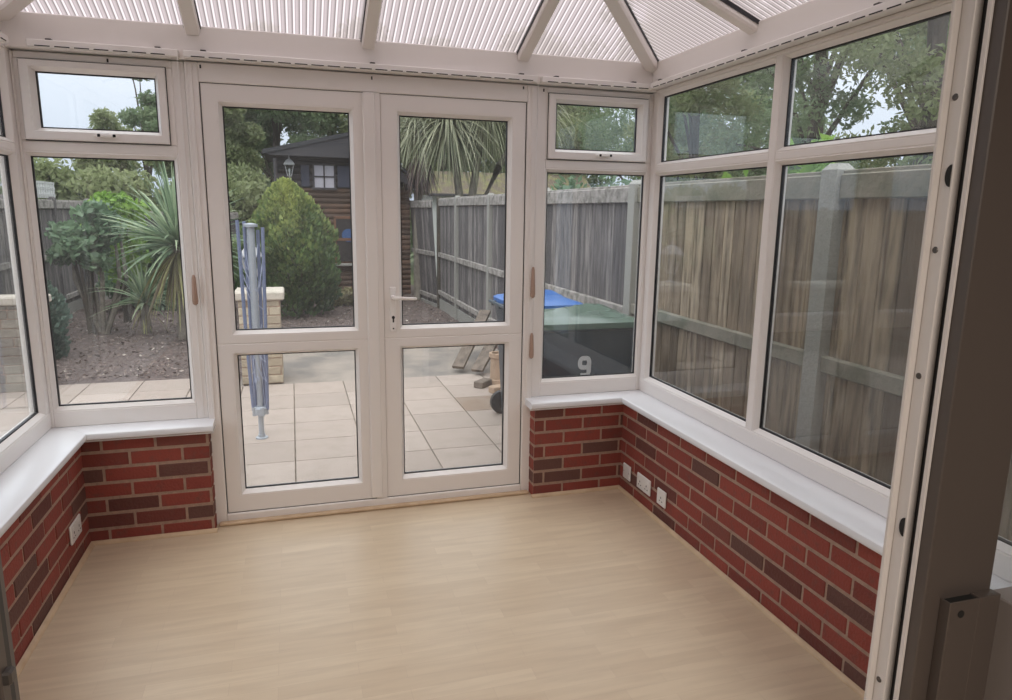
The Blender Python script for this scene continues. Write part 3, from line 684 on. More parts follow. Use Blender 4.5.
# shrubs showing just above the right fence
def bush(name, x, y, z0, rx, ry, rz, n, size, lm, label, cat='shrub', seed=1, nc=14, asp=1.6, foot=None, group=None):
    R = random.Random(seed); t_ = thing(name, (x, y, z0), label, cat, group); cl_ = []
    m = MB()
    for i in range(nc):
        a = R.uniform(0, 2*math.pi); q = R.random()**.6; zz = R.uniform(.15, 1.8)
        w = math.sqrt(max(0.05, 1-(zz-1)**2)); c = (x+rx*.65*q*w*math.cos(a), y+ry*.65*q*w*math.sin(a), z0+rz*zz*.95)
        s = R.uniform(.28, .45); cl_.append((*c, rx*s, ry*s, rz*s))
        m.tube([(x+R.uniform(-.04, .04), y+R.uniform(-.04, .04), z0 if foot is None else foot), ((x+c[0])/2, (y+c[1])/2, z0+(c[2]-z0)*.6), c], [.02, .014, .006], 5)
    m.build('stems', bark_m, t_, True); cluster_leaves('foliage', cl_, n, size, lm, t_, seed, asp=asp, shell=.3); return t_
bush('leafy_shrub', 3.3, 4.6, GZ-.06, .7, .9, 1.12, 5000, .07, leaf_shrub, 'green shrub peeping over the fence top behind the wheelie bins', seed=3)
bush('leafy_shrub', 3.1, 2.6, GZ-.06, .5, .6, 1.08, 3000, .07, leaf_shrub, 'green shrub peeping over the fence near the corner post', seed=4)
bush('leafy_shrub', 3.05, .85, GZ-.06, .45, .55, 1.06, 2200, .085, leaf_lime, 'bright leafy shoots above the fence in the first right-wall window', seed=5)
bush('leafy_shrub', 3.1, -.02, GZ-.06, .35, .45, 1.13, 1500, .10, leaf_lime, 'bright green leaves above the fence just right of the mullion', seed=6)

# ------------------------------------------------------------ fences
def fence_panel(p0, p1, z0, zt, boards, railm, label, seed, side=1, grp='close-board fence panels on the right', gb=.17, tilt=0):
    p0 = Vector((*p0, 0)); p1 = Vector((*p1, 0)); d = (p1-p0); Ln = d.length; d.normalize(); n = Vector((-d.y, d.x, 0))*side   # n towards the viewer
    R = random.Random(seed)
    t_ = thing('board_fence', (p0.x, p0.y, z0), label, 'fence', grp)
    def T(u, w, v): q = p0+d*u+n*(w+tilt*(v-z0)); return (q.x, q.y, v)
    m = MB(); u = .0
    while u < Ln-.01:
        w = R.uniform(.095, .125); e = min(u+w, Ln)
        m.box(u+.003, e-.0025, -.012-(.006 if R.random() < .5 else 0), .0, z0+gb, zt-.02+R.uniform(-.006, .006), R.random(), 0, .002, T=T); u = e
    m.build('boards', boards, t_)
    for z, h, dd in ((zt-.115, .115, .035), (z0+(.955 if railm is rail_mossy else .91), .08, .045), (z0+gb+.08, .075, .045)):
        k = MB(); k.box(0, Ln, .0005, dd, z, z+h, b=.006, T=T); k.build('rail', railm, t_)
    k = MB(); k.box(0, Ln, -.03, .02, zt-.005, zt+.018, b=.004, T=T); k.build('capping', railm, t_)
    k = MB(); k.box(0, Ln, -.02, .02, z0-.03, z0+gb, b=.004, T=T); k.build('gravel_board', conc_post if railm is not rail_mossy else rail_mossy, t_)
def fence_post(x, y, z0, zt, label, m_=conc_post, w=.10, grp='fence posts on the right', cap=True):
    t_ = MB(); a = w/2
    t_.loops([[(x+sx*b, y+sy*b, z) for sx, sy in ((-1, -1), (1, -1), (1, 1), (-1, 1))] for z, b in ((z0-.05, a), (zt-.03, a), (zt, a*.55))], cap=True)
    tag(t_.build('fence_post', m_), label, 'fence post', grp)
FX = 2.6; FY = [-2.30, -.77, 1.27, 3.30, 5.36, 7.30, 8.72]
plab = ['tan close-board fence panel at the near end, mostly behind the open door edge', 'tan weathered fence panel left of the pale post in the right wall windows', 'grey fence panel behind the wheelie bins at the corner', 'grey fence panel seen through the narrow window right of the doors', 'grey fence panel in the right door, between the two rightmost posts', 'grey fence panel in the right door, left of the middle post']
for i in range(6):
    fence_panel((FX, FY[i]+.05), (FX, FY[i+1]-.05), GZ, 1.75, wood_tan if i < 2 else wood_grey, rail_mossy if i < 2 else rail_wood, plab[i], 20+i, side=1)
for i, (y, lb) in enumerate(zip(FY, ['concrete post at the near end of the right fence', 'pale concrete fence post standing in the nearer right-wall window', 'speckled concrete post at the right edge of the narrow window', 'concrete fence post at the left edge of the narrow window', 'knobbly topped pale fence post in the right door', 'slim pale fence post left of the knobbly topped one', 'dark fence post beside the leaning panel'])):
    fence_post(FX-.005, y, GZ, 1.80 if i < 4 else 1.79, lb, conc_post if i < 6 else bark_m, .105 if i < 4 else .085)
fence_panel((FX-.02, 8.82), (2.42, 10.15), GZ, 1.72, wood_grey, rail_wood, 'short leaning grey fence panel beside the shed', 33, side=1, tilt=.06, gb=.05)
# left boundary fence
for i in range(4):
    y = 3.0+i*1.95
    fence_panel((-3.35, y), (-3.35, y+1.85), GZ, 1.62, wood_grey, rail_wood, ['grey fence panel at left edge, seen in the left wall pane', 'grey fence panel above the low stone wall at left', 'grey fence panel behind the broad-leaved shrub', 'far grey fence panel at left under the pale trellis'][i], 60+i, side=-1, grp='fence panels on the left')
    fence_post(-3.35, y+1.90, GZ, 1.68, 'weathered post of the left fence, %s' % ['nearest the house', 'second from the house', 'beside the trunks of the small tree', 'furthest from the house'][i], wood_grey, .09, 'fence posts on the left')
fence_panel((-3.3, 11.0), (-.9, 11.6), GZ, 1.45, wood_grey, rail_wood, 'low grey fence panel across the back, left of the shed', 71, side=-1, grp='fence panels on the left')
# white trellis top
tr_ = thing('trellis', (-3.38, 8.1, 1.7), 'short white balustrade trellis above the far left fence', 'trellis')
m = MB()
for k_ in range(9): m.box(-3.39, -3.37, 8.15+k_*.11, 8.18+k_*.11, 1.66, 1.88)
for z in (1.69, 1.79, 1.87): m.box(-3.395, -3.375, 8.1, 9.1, z, z+.03)
m.build('slats', white_paint, tr_)

# ------------------------------------------------------------ low stone wall, pillar, lanterns
def stones(m, x0, x1, y0, y1, z0, z1, seed, course=.085, L_=(.16, .30)):
    R = random.Random(seed); z = z0
    while z < z1-.02:
        h = min(course, z1-z); x = x0-R.uniform(0, .12)
        while x < x1:
            w = R.uniform(*L_); a, b = max(x, x0), min(x+w, x1)
            if b-a > .02: m.box(a+.004, b-.004, y0-R.uniform(0, .006), y1+.003, z+.004, z+h-.004, R.random(), 1, .006)
            x += w
        z += course
wl = thing('garden_wall', (-3.3, 3.74, GZ), 'low buff stone wall with pale coping behind the left window corner', 'wall')
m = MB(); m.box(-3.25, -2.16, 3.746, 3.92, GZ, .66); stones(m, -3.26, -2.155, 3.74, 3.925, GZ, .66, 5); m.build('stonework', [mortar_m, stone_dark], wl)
m = MB(); m.box(-3.27, -2.09, 3.70, 3.97, .66, .735, b=.012); m.build('coping', cap_m, wl)
pi_ = thing('stone_pillar', (-.22, 3.75, GZ), 'short square buff stone pillar behind the folded rotary dryer', 'pillar')
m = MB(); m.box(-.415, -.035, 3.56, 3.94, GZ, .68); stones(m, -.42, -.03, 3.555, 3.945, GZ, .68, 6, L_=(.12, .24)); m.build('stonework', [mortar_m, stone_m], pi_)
m = MB(); m.box(-.455, .01, 3.52, 3.98, .68, .765, b=.014); m.build('coping', cap_m, pi_)
def lantern(x, y, z, s, label, wallm=False, yw=0):
    t_ = thing('lantern', (x, y, z), label, 'lantern', None)
    m = MB()
    if not wallm: m.lathe((x, y, z), [(.06*s, 0), (.055*s, .015*s), (.02*s, .03*s), (.015*s, .09*s), (.03*s, .11*s)], 12)
    else: m.tube([(x, yw, z+.02*s), (x, y+.02, z+.0*s), (x, y, z+.11*s)], .012*s, 8); m.box(x-.04*s, x+.04*s, yw-.012, yw, z-.06*s, z+.08*s, b=.003)
    m.build('bracket', lantern_m, t_, True)
    z1 = z+.11*s; m = MB(); n = 4
    def sq(r, zz): return [(x+r*math.cos(rad(45+90*k_)), y+r*math.sin(rad(45+90*k_)), zz) for k_ in range(4)]
    m.loops([sq(.055*s, z1+.004), sq(.12*s, z1+.22*s)], cap=True); m.build('glass', curtain_m if False else glass, t_)
    m = MB()
    for a, b in zip(sq(.055*s, z1), sq(.12*s, z1+.22*s)): m.tube([a, b], .007*s, 6)
    m.loops([sq(.062*s, z1-.006), sq(.062*s, z1+.004)], cap=True); m.build('cage', lantern_m, t_)
    m = MB(); m.loops([sq(.15*s, z1+.22*s), sq(.15*s, z1+.235*s), sq(.09*s, z1+.30*s), sq(.03*s, z1+.335*s)], cap=True); m.lathe((x, y, z1+.33*s), [(.012*s, 0), (.02*s, .02*s), (.008*s, .05*s), (.002*s, .1*s)], 8); m.build('lid', lantern_m, t_)
    m = MB(); m.lathe((x, y, z1+.0*s), [(.012*s, .01), (.012*s, .07*s), (.018*s, .10*s), (.018*s, .13*s), (.006*s, .15*s)], 10); m.build('bulb', white_paint, t_, True)
lantern(-.285, 3.75, .765, .98, 'pale four-sided lantern standing on the short stone pillar')

# ------------------------------------------------------------ rotary clothes dryer (folded)
rx, ry_, = -.174, 1.80
rd = thing('rotary_dryer', (rx, ry_, GZ), 'folded rotary clothes dryer with blue arms standing on the patio', 'clothes dryer')
m = MB(); m.lathe((rx, ry_, GZ), [(.045, 0), (.045, .008), (.026, .012), (.026, .03)], 16); m.tube([(rx, ry_, GZ), (rx, ry_, 1.42)], .020, 12); m.build('pole', metal_grey, rd, True)
m = MB(); m.lathe((rx, ry_, .035), [(.024, 0), (.05, .004), (.05, .05), (.024, .06)], 16)
for k_ in range(4):
    a = rad(20+90*k_); m.box(rx+.045*math.cos(a)-.014, rx+.045*math.cos(a)+.014, ry_+.045*math.sin(a)-.014, ry_+.045*math.sin(a)+.014, .03, .10, b=.003)
m.build('hub', metal_grey, rd)
m = MB(); m.lathe((rx, ry_, .60), [(.021, 0), (.027, .002), (.027, .82), (.050, .824), (.050, .842), (.012, .85)], 16)
m.build('top_cap', metal_grey, rd, True)
tips = [(-.085, -.03, 1.47), (-.045, .06, 1.46), (.082, -.01, 1.42), (.045, .07, 1.40)]
for (dx, dy, zt) in tips:
    l_ = math.hypot(dx, dy); m = MB(); m.tube([(rx+dx/l_*.05, ry_+dy/l_*.05, .07), (rx+dx*.8, ry_+dy*.8, .6), (rx+dx, ry_+dy, zt)], .0125, 8); m.build('arm', blue_arm, rd, True)
R = random.Random(8); m = MB()
for k_ in range(22):
    i, j = R.sample(range(4), 2); za = R.uniform(.35, 1.38); a_, b_ = tips[i], tips[j]; f_ = za/1.4
    p = Vector((rx+a_[0]*f_, ry_+a_[1]*f_, za)); q = Vector((rx+b_[0]*f_, ry_+b_[1]*f_, za-.02)); dr_ = R.uniform(.1, .28)
    mid = (p+q)/2+Vector((R.uniform(-.07, .07), R.uniform(-.06, .02), -dr_)); m.tube([p, p.lerp(mid, .6)+Vector((0, 0, -dr_*.2)), mid, q.lerp(mid, .6)+Vector((0, 0, -dr_*.2)), q], .0028, 5)
m.build('washing_line', line_m, rd)

# ------------------------------------------------------------ wheelie bins
def bin_(x0, x1, y0, y1, H, lidm, label, number=False, handle_side=1):
    cx, cy = (x0+x1)/2, (y0+y1)/2; hx, hy = (x1-x0)/2, (y1-y0)/2
    t_ = thing('wheelie_bin', (cx, cy, GZ), label, 'bin', 'wheelie bins by the fence')
    def rr(ax, ay, z, r=.06, cxo=0):
        pts = []
        for qx, qy, a0 in ((1, 1, 0), (-1, 1, 90), (-1, -1, 180), (1, -1, 270)):
            for s in range(5):
                a = rad(a0+s*22.5); pts.append((cx+cxo+qx*(ax-r)+r*math.cos(a), cy+qy*(ay-r)+r*math.sin(a), z))
        return pts
    m = MB(); k = .80
    m.loops([rr(hx*k, hy*k, GZ+.04), rr(hx*(k+.01), hy*(k+.01), GZ+.12), rr(hx*.93, hy*.93, GZ+H*.8), rr(hx*.96, hy*.96, GZ+H*.86), rr(hx*.96, hy*.96, GZ+H*.93), rr(hx*1.0, hy*1.0, GZ+H*.935), rr(hx*1.0, hy*1.0, GZ+H*.965), rr(hx*.95, hy*.95, GZ+H*.965)], cap=True)
    m.build('body', bin_body, t_, True)
    # lid: domed, overhanging, with a raised wavy ridge
    L_ = MB(); z0 = GZ+H*.967; nx_, ny_ = 20, 14; vs = []
    def lz(u, v):
        e = max(abs(u), abs(v)); base = .036*(1-e**4)
        wav = .042*math.exp(-((v-.40*math.sin(u*2.4))/.13)**2)*(1-abs(u)**3)
        rec = -.03*math.exp(-(((u-handle_side*.55)/.20)**2+((v+.45)/.25)**2)**2)
        return z0+.012+base+wav+rec
    for j in range(ny_+1):
        for i in range(nx_+1):
            u = -1+2*i/nx_; v = -1+2*j/ny_; cs = 1-.04*(abs(u)**6)*(abs(v)**6)*1.5
            vs.append((cx+u*(hx+.012)*cs, cy+v*(hy+.012)*cs, lz(u, v)))
    fs = [(j*(nx_+1)+i, j*(nx_+1)+i+1, (j+1)*(nx_+1)+i+1, (j+1)*(nx_+1)+i) for j in range(ny_) for i in range(nx_)]
    L_.add(vs, fs)
    b = [i for i in range(nx_+1)]+[(j)*(nx_+1)+nx_ for j in range(1, ny_+1)]+[ny_*(nx_+1)+i for i in range(nx_-1, -1, -1)]+[j*(nx_+1) for j in range(ny_-1, 0, -1)]
    L_.loops([[vs[i] for i in b], [(vs[i][0], vs[i][1], z0-.022) for i in b]], cap=False)
    L_.build('lid', lidm, t_, True)
    m = MB(); hxp = cx+handle_side*(hx+.05); m.tube([(hxp, cy-hy*.7, z0-.02), (hxp, cy+hy*.7, z0-.02)], .014, 8)
    for s in (-.6, 0, .6): m.box(cx+handle_side*(hx-.02), hxp, cy+hy*s-.012, cy+hy*s+.012, z0-.05, z0-.012, b=.003)
    m.build('handle', bin_body, t_, True)
    for s in (-1, 1):
        m = MB(); m.lathe((cx+handle_side*hx*.72, cy+s*(hy*.84), GZ+.1), [(.04, -.026), (.1, -.022), (.1, .022), (.04, .026)], 24, axis='y'); m.build('wheel', gasket, t_, True)
    if number:
        # bold white 9 on the side facing the window, following the tapered face
        zf = lambda z: cy-hy*(.81+(.93-.81)*((z-GZ-.12)/(H*.8-.12)))-.0015
        nx0, nz0, w_, h_, st = number[0], number[1], .092, .140, .029
        path = []
        R_ = w_/2-st/2
        loop = [(R_*math.cos(a)*1.0, .030*math.copysign(min(1, abs(math.sin(a))*1.25), math.sin(a))) for a in [2*math.pi*i/24 for i in range(24)]]
        m = MB(); cxx, czz = nx0, nz0+h_-.030-st/2
        def rib(pts, closed):
            n_ = len(pts); o_, i_ = [], []
            for i in range(n_):
                a = Vector(pts[(i-1) % n_] if closed or i else pts[0]); c = Vector(pts[(i+1) % n_] if closed or i < n_-1 else pts[-1]); d = (c-a).normalized(); nn = Vector((-d.y, d.x))*st/2; p = Vector(pts[i])
                o_.append(p+nn); i_.append(p-nn)
            f3 = lambda q, e: (q.x, zf(q.y)-e, q.y)
            vs = [f3(q, .002) for q in o_]+[f3(q, .002) for q in i_]; rg = n_ if closed else n_-1
            m.add(vs, [(i, (i+1) % n_, n_+(i+1) % n_, n_+i) for i in range(rg)])
        rib([(cxx+a, czz+b_) for a, b_ in loop], True)
        rib([(cxx+R_, czz), (cxx+R_, nz0+.036), (cxx+R_*.85, nz0+.020), (cxx+R_*.45, nz0+st/2), (cxx-R_*.75, nz0+st/2)], False)
        m.build('number_nine', number_m, t_)
    return t_
bin_(1.50, 2.24, .38, .96, 1.055, lid_green, 'dark wheelie bin with a green lid and a white 9', number=(1.838, .532), handle_side=1)
bin_(1.70, 2.24, 1.36, 2.06, 1.035, lid_blue, 'dark wheelie bin with a bright blue lid behind the green-lidded bin', handle_side=-1)

# ------------------------------------------------------------ timber and pots by the fence
def plank(p, q, w, th, label, m_=plank_old, grp='old timbers stacked near the fence'):
    p = Vector(p); q = Vector(q); d = (q-p).normalized(); s = d.cross(Vector((0, 0, 1))).normalized(); u = s.cross(d)
    m = MB(); m.loops([[c+s*a*w/2+u*b*th/2 for a, b in ((-1, -1), (1, -1), (1, 1), (-1, 1))] for c in (p, q)], cap=True); tag(m.build('timber_plank', m_), label, 'plank', grp)
plank((1.76, 3.62, -.10), (2.26, 4.35, .40), .13, .035, 'weathered plank leaning up towards the fence, left of the pair')
plank((1.92, 3.42, -.10), (2.42, 3.98, .40), .13, .035, 'weathered plank leaning up towards the fence, right of the pair')
t_ = thing('clay_tile_stack', (2.05, 3.06, GZ), 'tan clay chimney pot standing by the wheelie bins', 'pot')
m = MB(); m.lathe((2.05, 3.06, GZ), [(.10, 0), (.095, .04), (.085, .05), (.08, .26), (.095, .27), (.095, .31), (.07, .31), (.065, .1)], 20); m.build('pot', clay_m, t_, True)
for i, (x, y, a) in enumerate([(1.96, 2.70, 20), (2.06, 2.42, 70), (1.86, 2.95, 45)]):
    m = MB(); Mx = Matrix.Translation((x, y, GZ+.03)) @ Matrix.Rotation(rad(a), 4, 'Z'); m.box(-.10, .10, -.05, .05, -.03, .035, b=.008, T=Mx)
    tag(m.build('stone_block', [clay_m, conc_post, plank_old][i]), ['small tan block lying below the clay pot', 'grey block lying nearest the wheelie bins', 'brown wooden offcut beside the clay pot'][i], 'block')

# ------------------------------------------------------------ summer house / shed
SY = 10.0
sh_ = thing('garden_shed', (1.1, SY, GZ), 'brown log-clad garden shed with dark gable at the end of the garden', 'shed')
sx0, sx1 = -.10, 2.28; zl, zr, zp, xp = 2.60, 2.10, 2.93, 1.45
def boards(m, x0, x1, z0, z1, y, seed, top=None, h=.095, mi=0):
    R = random.Random(seed); z = z0
    while z < z1-.01:
        a, b = x0, x1; zz = min(z+h, z1)
        if top:
            for _ in range(60):
                if zz > top(a)+.02: a += .03
                if zz > top(b)+.02: b -= .03
            if b-a < .05: break
        n_ = 6; vs = []
        for x in (a, b):
            for k_ in range(n_): t2 = math.pi*k_/(n_-1); vs.append((x, y-.022*math.sin(t2), z+(zz-z)*k_/(n_-1)))
        m.add(vs, [(k_, k_+1, n_+k_+1, n_+k_) for k_ in range(n_-1)], R.random(), mi); z += h
def roofz(x): return zl+(zp-zl)*(x-sx0)/(xp-sx0) if x < xp else zp+(zr-zp)*(x-xp)/(sx1-xp)
m = MB(); m.box(sx0, sx1, SY+.0, SY+2.6, GZ, 2.0); boards(m, sx0, sx1, GZ, 1.93, SY, 1); m.build('log_wall', shed_brown, sh_)
m = MB(); m.loops([[(sx0, SY+e, 1.93), (sx1, SY+e, 1.93), (sx1, SY+e, zr-.02), (xp, SY+e, zp-.03), (sx0, SY+e, zl-.02)] for e in (0, 2.6)], cap=True); boards(m, sx0, sx1, 1.93, 2.9, SY-.002, 2, top=roofz, h=.12); m.build('gable_wall', shed_dark, sh_)
m = MB(); o1, ov = .22, .30
def sl(x, z, y, th=.05): return [(x, y, z), (x, y, z+th)]
for (xa_, za_, xb_, zb_) in ((sx0-o1, zl-.09, xp, zp+.0), (xp, zp, sx1+.12, zr-.1)):
    m.loops([[(xa_, y, za_), (xb_, y, zb_), (xb_, y, zb_+.05), (xa_, y, za_+.05)] for y in (SY-ov, SY+2.8)], cap=True)
m.build('roof', roof_felt, sh_)
m = MB()
m.loops([[(sx0-o1+.12, y, 2.47), (1.3, y, 2.455), (sx1, y, 1.98), (sx1+.1, y, zr-.16), (xp, y, zp-.01), (sx0-o1+.02, y, zl-.10)] for y in (SY-ov-.03, SY-ov)], cap=True)
m.build('gable_fascia', trim_dark, sh_)
m = MB()
for (xa_, za_, xb_, zb_) in ((sx0-o1, zl-.10, xp, zp), (xp, zp, sx1+.12, zr-.10)):
    m.loops([[(xa_, y, za_-.02), (xb_, y, zb_-.02), (xb_, y, zb_+.04), (xa_, y, za_+.04)] for y in (SY-ov-.055, SY-ov-.031)], cap=True)
m.build('bargeboard', roof_felt, sh_)
m = MB(); m.tube([(sx0-.02, SY-ov+.03, 2.42), (sx0-.02, SY-ov+.03, 1.7), (sx0-.02, SY-ov+.03, GZ)], .03, 8); m.build('downpipe', trim_dark, sh_)
def wub(*p): return p
wn = MB(); wx0, wx1, wz0, wz1 = .545, .89, 1.94, 2.33
for a in ((wx0-.03, wx0, wz0, wz1), (wx1, wx1+.03, wz0, wz1), (wx0-.03, wx1+.03, wz1, wz1+.03), (wx0-.05, wx1+.05, wz0-.04, wz0), ((wx0+wx1)/2-.012, (wx0+wx1)/2+.012, wz0, wz1), (wx0, wx1, (wz0+wz1)/2-.012, (wz0+wz1)/2+.012)):
    wn.box(a[0], a[1], SY-.06, SY-.03, a[2], a[3], b=.003)
wo_ = wn.build('window', trim_dark, sh_)
m = MB(); m.box(wx0, wx1, SY-.035, SY-.028, wz0, wz1); m.build('net_curtain', curtain_m, wo_)
navy = mat('navy_shutter', (.03, .035, .065), .5)
for a_, b_ in ((.95, 1.25), (.31, .46)):
    m = MB(); m.box(a_, b_, SY-.045, SY-.02, 1.95, 2.33, b=.004); m.build('shutter', navy, sh_)
dm = MB(); dm.box(.86, .90, SY-.05, SY-.02, .55, 1.42, b=.003); dm.box(.86, 1.4, SY-.05, SY-.02, 1.38, 1.43, b=.003); dm.box(.86, 1.4, SY-.05, SY-.02, .98, 1.03, b=.003); do_ = dm.build('door_frame', orange_wood, sh_)
m = MB(); m.box(.90, 1.4, SY-.035, SY-.02, .6, 1.38); m.build('door_panel', shed_dark, do_)
m = MB(); m.lathe((1.12, SY-.036, 1.08), [(.12, 0), (.12, -.01)], 28, axis='y'); m.build('blue_disc', poster_blue, do_)
m = MB(); m.box(.80, 1.5, SY-.14, SY-.02, .52, .56, b=.004); m.build('ledge', conc_post, sh_)
lantern(.115, SY-.13, 2.03, .88, 'small pale lantern on the dark shed wall', wallm=True, yw=SY-.03)

# ------------------------------------------------------------ neighbours' buildings
nb = thing('neighbour_house', (6.0, 16.2, GZ), 'low white building with mossy tiled roof behind the drooping spiky tree', 'building')
m = MB(); m.box(3.75, 8.2, 15.3, 16.9, GZ-.1, 1.98); m.build('wall', white_paint, nb)
m = MB(); m.loops([[(3.6, 15.1, 1.93), (8.4, 15.1, 1.93), (8.4, 16.1, 2.55), (3.6, 16.1, 2.55)], [(3.6, 15.1, 2.01), (8.4, 15.1, 2.01), (8.4, 16.1, 2.63), (3.6, 16.1, 2.63)]], cap=True)
m.loops([[(3.6, 17.1, 1.93), (8.4, 17.1, 1.93), (8.4, 16.1, 2.55), (3.6, 16.1, 2.55)], [(3.6, 17.1, 2.01), (8.4, 17.1, 2.01), (8.4, 16.1, 2.63), (3.6, 16.1, 2.63)]], cap=True); m.build('roof', moss_roof, nb)
m = MB(); m.box(3.6, 8.4, 15.04, 15.12, 1.93, 2.0, b=.01); m.build('gutter', trim_dark, nb)
nb = thing('neighbour_shed', (4.6, 2.2, GZ), 'shed with blue-grey roof just above the fence in the right wall windows', 'shed')
m = MB(); m.box(4.1, 5.6, 1.2, 4.2, GZ-.05, 1.72); m.build('wall', shed_brown, nb)
m = MB(); m.loops([[(4.0, 1.1, 1.72), (5.7, 1.1, 1.95), (5.7, 1.1, 2.0), (4.0, 1.1, 1.77)], [(4.0, 4.3, 1.72), (5.7, 4.3, 1.95), (5.7, 4.3, 2.0), (4.0, 4.3, 1.77)]], cap=True); m.build('roof', slate_m, nb)

# ------------------------------------------------------------ planting
# conical conifer in front of the shed
def conifer(x, y, z0, h, r, n, size, label, lm, seed, name='conifer_bush', top=.5):
    t_ = thing(name, (x, y, z0), label, 'bush'); R = np.random.RandomState(seed)
    m = MB(); m.tube([(x, y, z0), (x, y, z0+h*.8)], [.05, .012], 8); m.build('trunk', bark_m, t_)
    q = R.rand(n)**.8; prof = np.where(q < .50, .70+.30*np.sin(q*np.pi), (np.clip(1-(q-.5)/.5, 0, 1))**.72*.96+.04); a = R.rand(n)*2*np.pi
    lump = 1+.15*np.sin(a*3+q*9+1)+.12*np.sin(a*7-q*19)+.08*np.sin(a*13+q*31); rr = r*prof*lump*(1-.35*R.rand(n)**2)
    P_ = np.stack([x+rr*np.cos(a), y+rr*np.sin(a), z0+.05+h*q*.97+R.normal(size=n)*.02], 1)
    d = np.stack([np.cos(a), np.sin(a), 1.1+R.rand(n)], 1)+R.normal(size=(n, 3))*.5; d /= np.linalg.norm(d, axis=1)[:, None]
    e = R.normal(size=(n, 3)); e -= (e*d).sum(1)[:, None]*d; e /= np.linalg.norm(e, axis=1)[:, None]; s = (size*(.6+.8*R.rand(n)))[:, None]
    v = np.stack([P_-d*s*.6, P_+e*s*.38, P_+d*s*.6, P_-e*s*.38], 1).reshape(-1, 3)
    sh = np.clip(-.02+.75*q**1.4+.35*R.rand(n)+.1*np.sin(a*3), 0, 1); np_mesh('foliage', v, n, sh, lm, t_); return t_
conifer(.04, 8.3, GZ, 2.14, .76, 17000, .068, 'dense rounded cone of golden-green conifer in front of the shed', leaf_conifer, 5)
conifer(-2.62, 5.3, GZ, .95, .26, 4500, .055, 'small blue-green conifer at the left edge beside the stone wall', leaf_juniper, 6)
# blade plants
def blades(name, c, n, Lr, w, m_, parent, seed, el=(-30, 85), droop=.6, segs=6, az=(0, 360), shade=None):
    R = np.random.RandomState(seed); V = []; S = []; c = np.array(c)
    for i in range(n):
        a = rad(R.uniform(*az)); e = rad(R.uniform(*el)); L_ = R.uniform(*Lr); d = np.array([math.cos(a)*math.cos(e), math.sin(a)*math.cos(e), math.sin(e)])
        side = np.array([-math.sin(a), math.cos(a), 0]); tw = R.normal()*.5; side = side*math.cos(tw)+np.cross(d, side)*math.sin(tw)
        dr = droop*R.uniform(.5, 1.5); prev = None; p = c+d*.03; s_ = R.rand()
        for k in range(segs+1):
            t = k/segs; ww = w*(.35+.65*math.sin(math.pi*min(1, t*1.15+.18)) if t < .98 else .02)*.5
            l, r_ = p-side*ww, p+side*ww
            if prev is not None: V += [prev[0], prev[1], r_, l]; S.append(s_)
            prev = (l, r_); dd = d.copy(); dd[2] -= dr*t*1.6; dd /= np.linalg.norm(dd); p = p+dd*L_/segs
    return np_mesh(name, np.array(V), len(S), np.array(S), m_, parent)
def cordyline(x, y, z0, ht, n, Lr, w, label, seed, m_=leaf_blade, el=(-20, 88), droop=.5, dead=40, trunk_r=.06, lean=0, cat='spiky plant', name='cordyline'):
    t_ = thing(name, (x, y, z0), label, cat); top = (x+lean, y, z0+ht)
    m = MB(); m.tube([(x, y, z0), (x+lean*.35, y, z0+ht*.5), top], [trunk_r*1.2, trunk_r, trunk_r*.8], 8); m.build('trunk', pale_bark, t_, True)
    blades('leaves', top, n, Lr, w, m_, t_, seed, el, droop)
    if dead: blades('dead_leaves', (top[0], top[1], top[2]-.05), dead, (Lr[0]*.7, Lr[1]*.9), w, leaf_dead, t_, seed+1, (-75, -35), .7)
    return t_
cordyline(-1.30, 6.3, GZ, 1.22, 230, (.75, 1.22), .042, 'spiky cordyline with long sword leaves in the left window', 11, el=(-15, 88), droop=.35, dead=110)
cordyline(-1.85, 6.9, GZ, .42, 90, (.45, .8), .035, 'smaller spiky plant low beside the large cordyline', 12, el=(0, 85), droop=.5, dead=8)
# the tall drooping ones by the right fence
def mop(x, y, z0, heads, label, seed, name='cordyline_tree'):
    t_ = thing(name, (x, y, z0), label, 'spiky tree')
    for i, (dx, dy, zz, n, Lr) in enumerate(heads):
        top = (x+dx, y+dy, zz); m = MB(); m.tube([(x, y, z0), (x+dx*.15, y+dy*.15, z0+(zz-z0)*.45), (x+dx*.5, y+dy*.5, z0+(zz-z0)*.72), top], [.10, .085, .07, .05], 8); m.build('trunk', pale_bark, t_, True)
        blades('leaves', top, n, Lr, .030, leaf_droop, t_, seed+i, (-60, 80), 1.15, 7)
    return t_
mop(3.28, 9.6, GZ, [(-.35, 0, 3.15, 620, (.8, 1.45)), (.45, .2, 3.35, 620, (.8, 1.5)), (1.25, -.2, 3.4, 520, (.8, 1.45))], 'tall multi-headed spiky tree with drooping pale leaves behind the fence', 200)
t2 = mop(2.42, 9.9, GZ, [(0.0, 0, 3.0, 380, (.7, 1.2))], 'spiky tree with a brown skirt of dead leaves at the shed corner', 230)
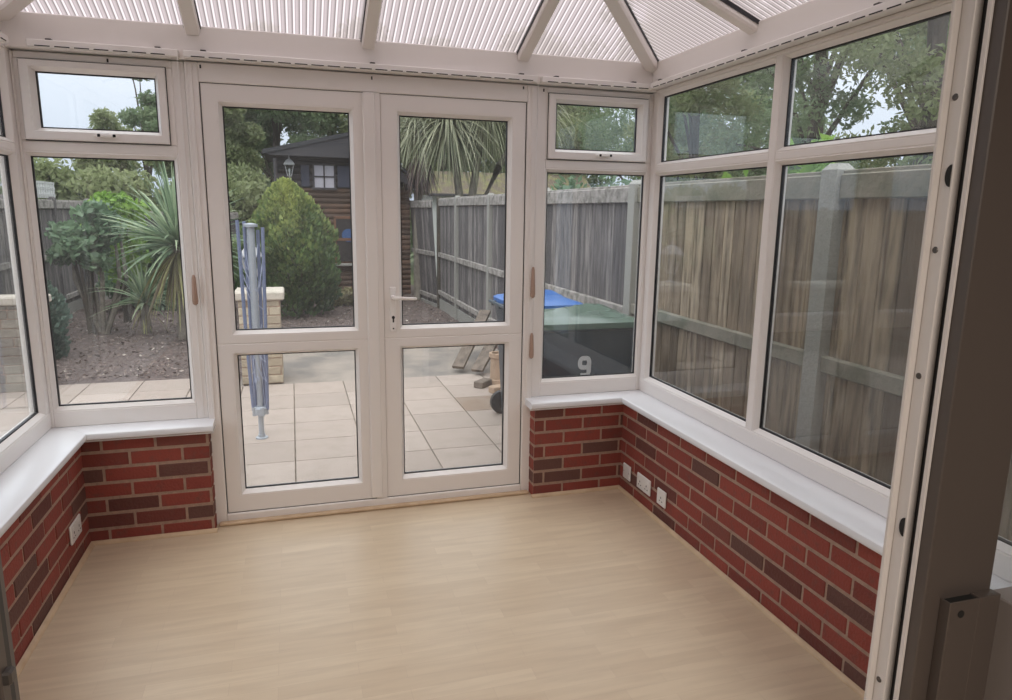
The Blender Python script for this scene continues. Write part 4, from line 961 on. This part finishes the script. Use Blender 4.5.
blades('dead_skirt', (2.42, 9.6, 2.62), 260, (.5, .95), .035, leafmat('skirt_leaf', (.05, .035, .035), (.11, .075, .07), (.20, .14, .12), .1), t2, 240, (-88, -45), .6)
# left shrubs
bush('leafy_shrub', -2.55, 7.0, .72, .62, .5, .46, 2600, .10, leaf_shrub, 'broad-leaved green shrub against the left fence', seed=14, asp=1.3, foot=GZ)
bush('leafy_shrub', -2.3, 8.0, .55, .62, .5, .62, 3600, .085, leaf_lime, 'lime green shrub between the left fence and the cordyline', seed=15, asp=1.3, foot=GZ)
bush('leafy_shrub', -2.2, 9.6, GZ, 1.2, .8, .78, 9000, .07, leaf_shrub, 'dense dark green shrub low behind the cordyline', seed=16)
bush('hedge_shrub', -3.9, 13.2, GZ, 1.9, .9, 1.36, 20000, .10, leaf_olive, 'olive hedge shrub above the left fence', seed=17, nc=22)
bush('hedge_shrub', -1.3, 13.4, GZ, 1.8, .9, 1.32, 20000, .10, leaf_olive, 'hedge shrub behind the cordyline crown, left of the shed', seed=18, nc=22)
bush('hedge_shrub', -6.9, 13.8, GZ, 2.0, 1.0, 1.3, 16000, .10, leaf_tree, 'dark hedge shrub furthest left beyond the fence', seed=19, nc=22)
bush('low_plant', .95, 9.3, GZ, .45, .35, .16, 900, .07, leaf_dead, 'low straggly plant at the foot of the shed, right of the conifer', seed=20, cat='plant')
bush('low_plant', -.32, 4.9, GZ, .22, .25, .30, 700, .06, leaf_shrub, 'small green plant behind the stone pillar', seed=21, cat='plant')
# bare multi-stem small tree
t_ = thing('bare_stemmed_tree', (-2.55, 7.6, GZ), 'small tree with pale forked stems under the broad-leaved shrub', 'tree')
m = MB()
for a, b in ((-.28, 0), (-.12, .1), (.06, -.05), (.24, .1), (.34, 0)):
    m.tube([(-2.4+a*.1, 7.0, GZ), (-2.4+a*.5, 7.0+b, GZ+.35), (-2.4+a, 7.0+b, GZ+.75), (-2.4+a*.9, 7.0+b, GZ+1.35)], [.045, .035, .028, .015], 7)
m.build('stems', pale_bark, t_, True)
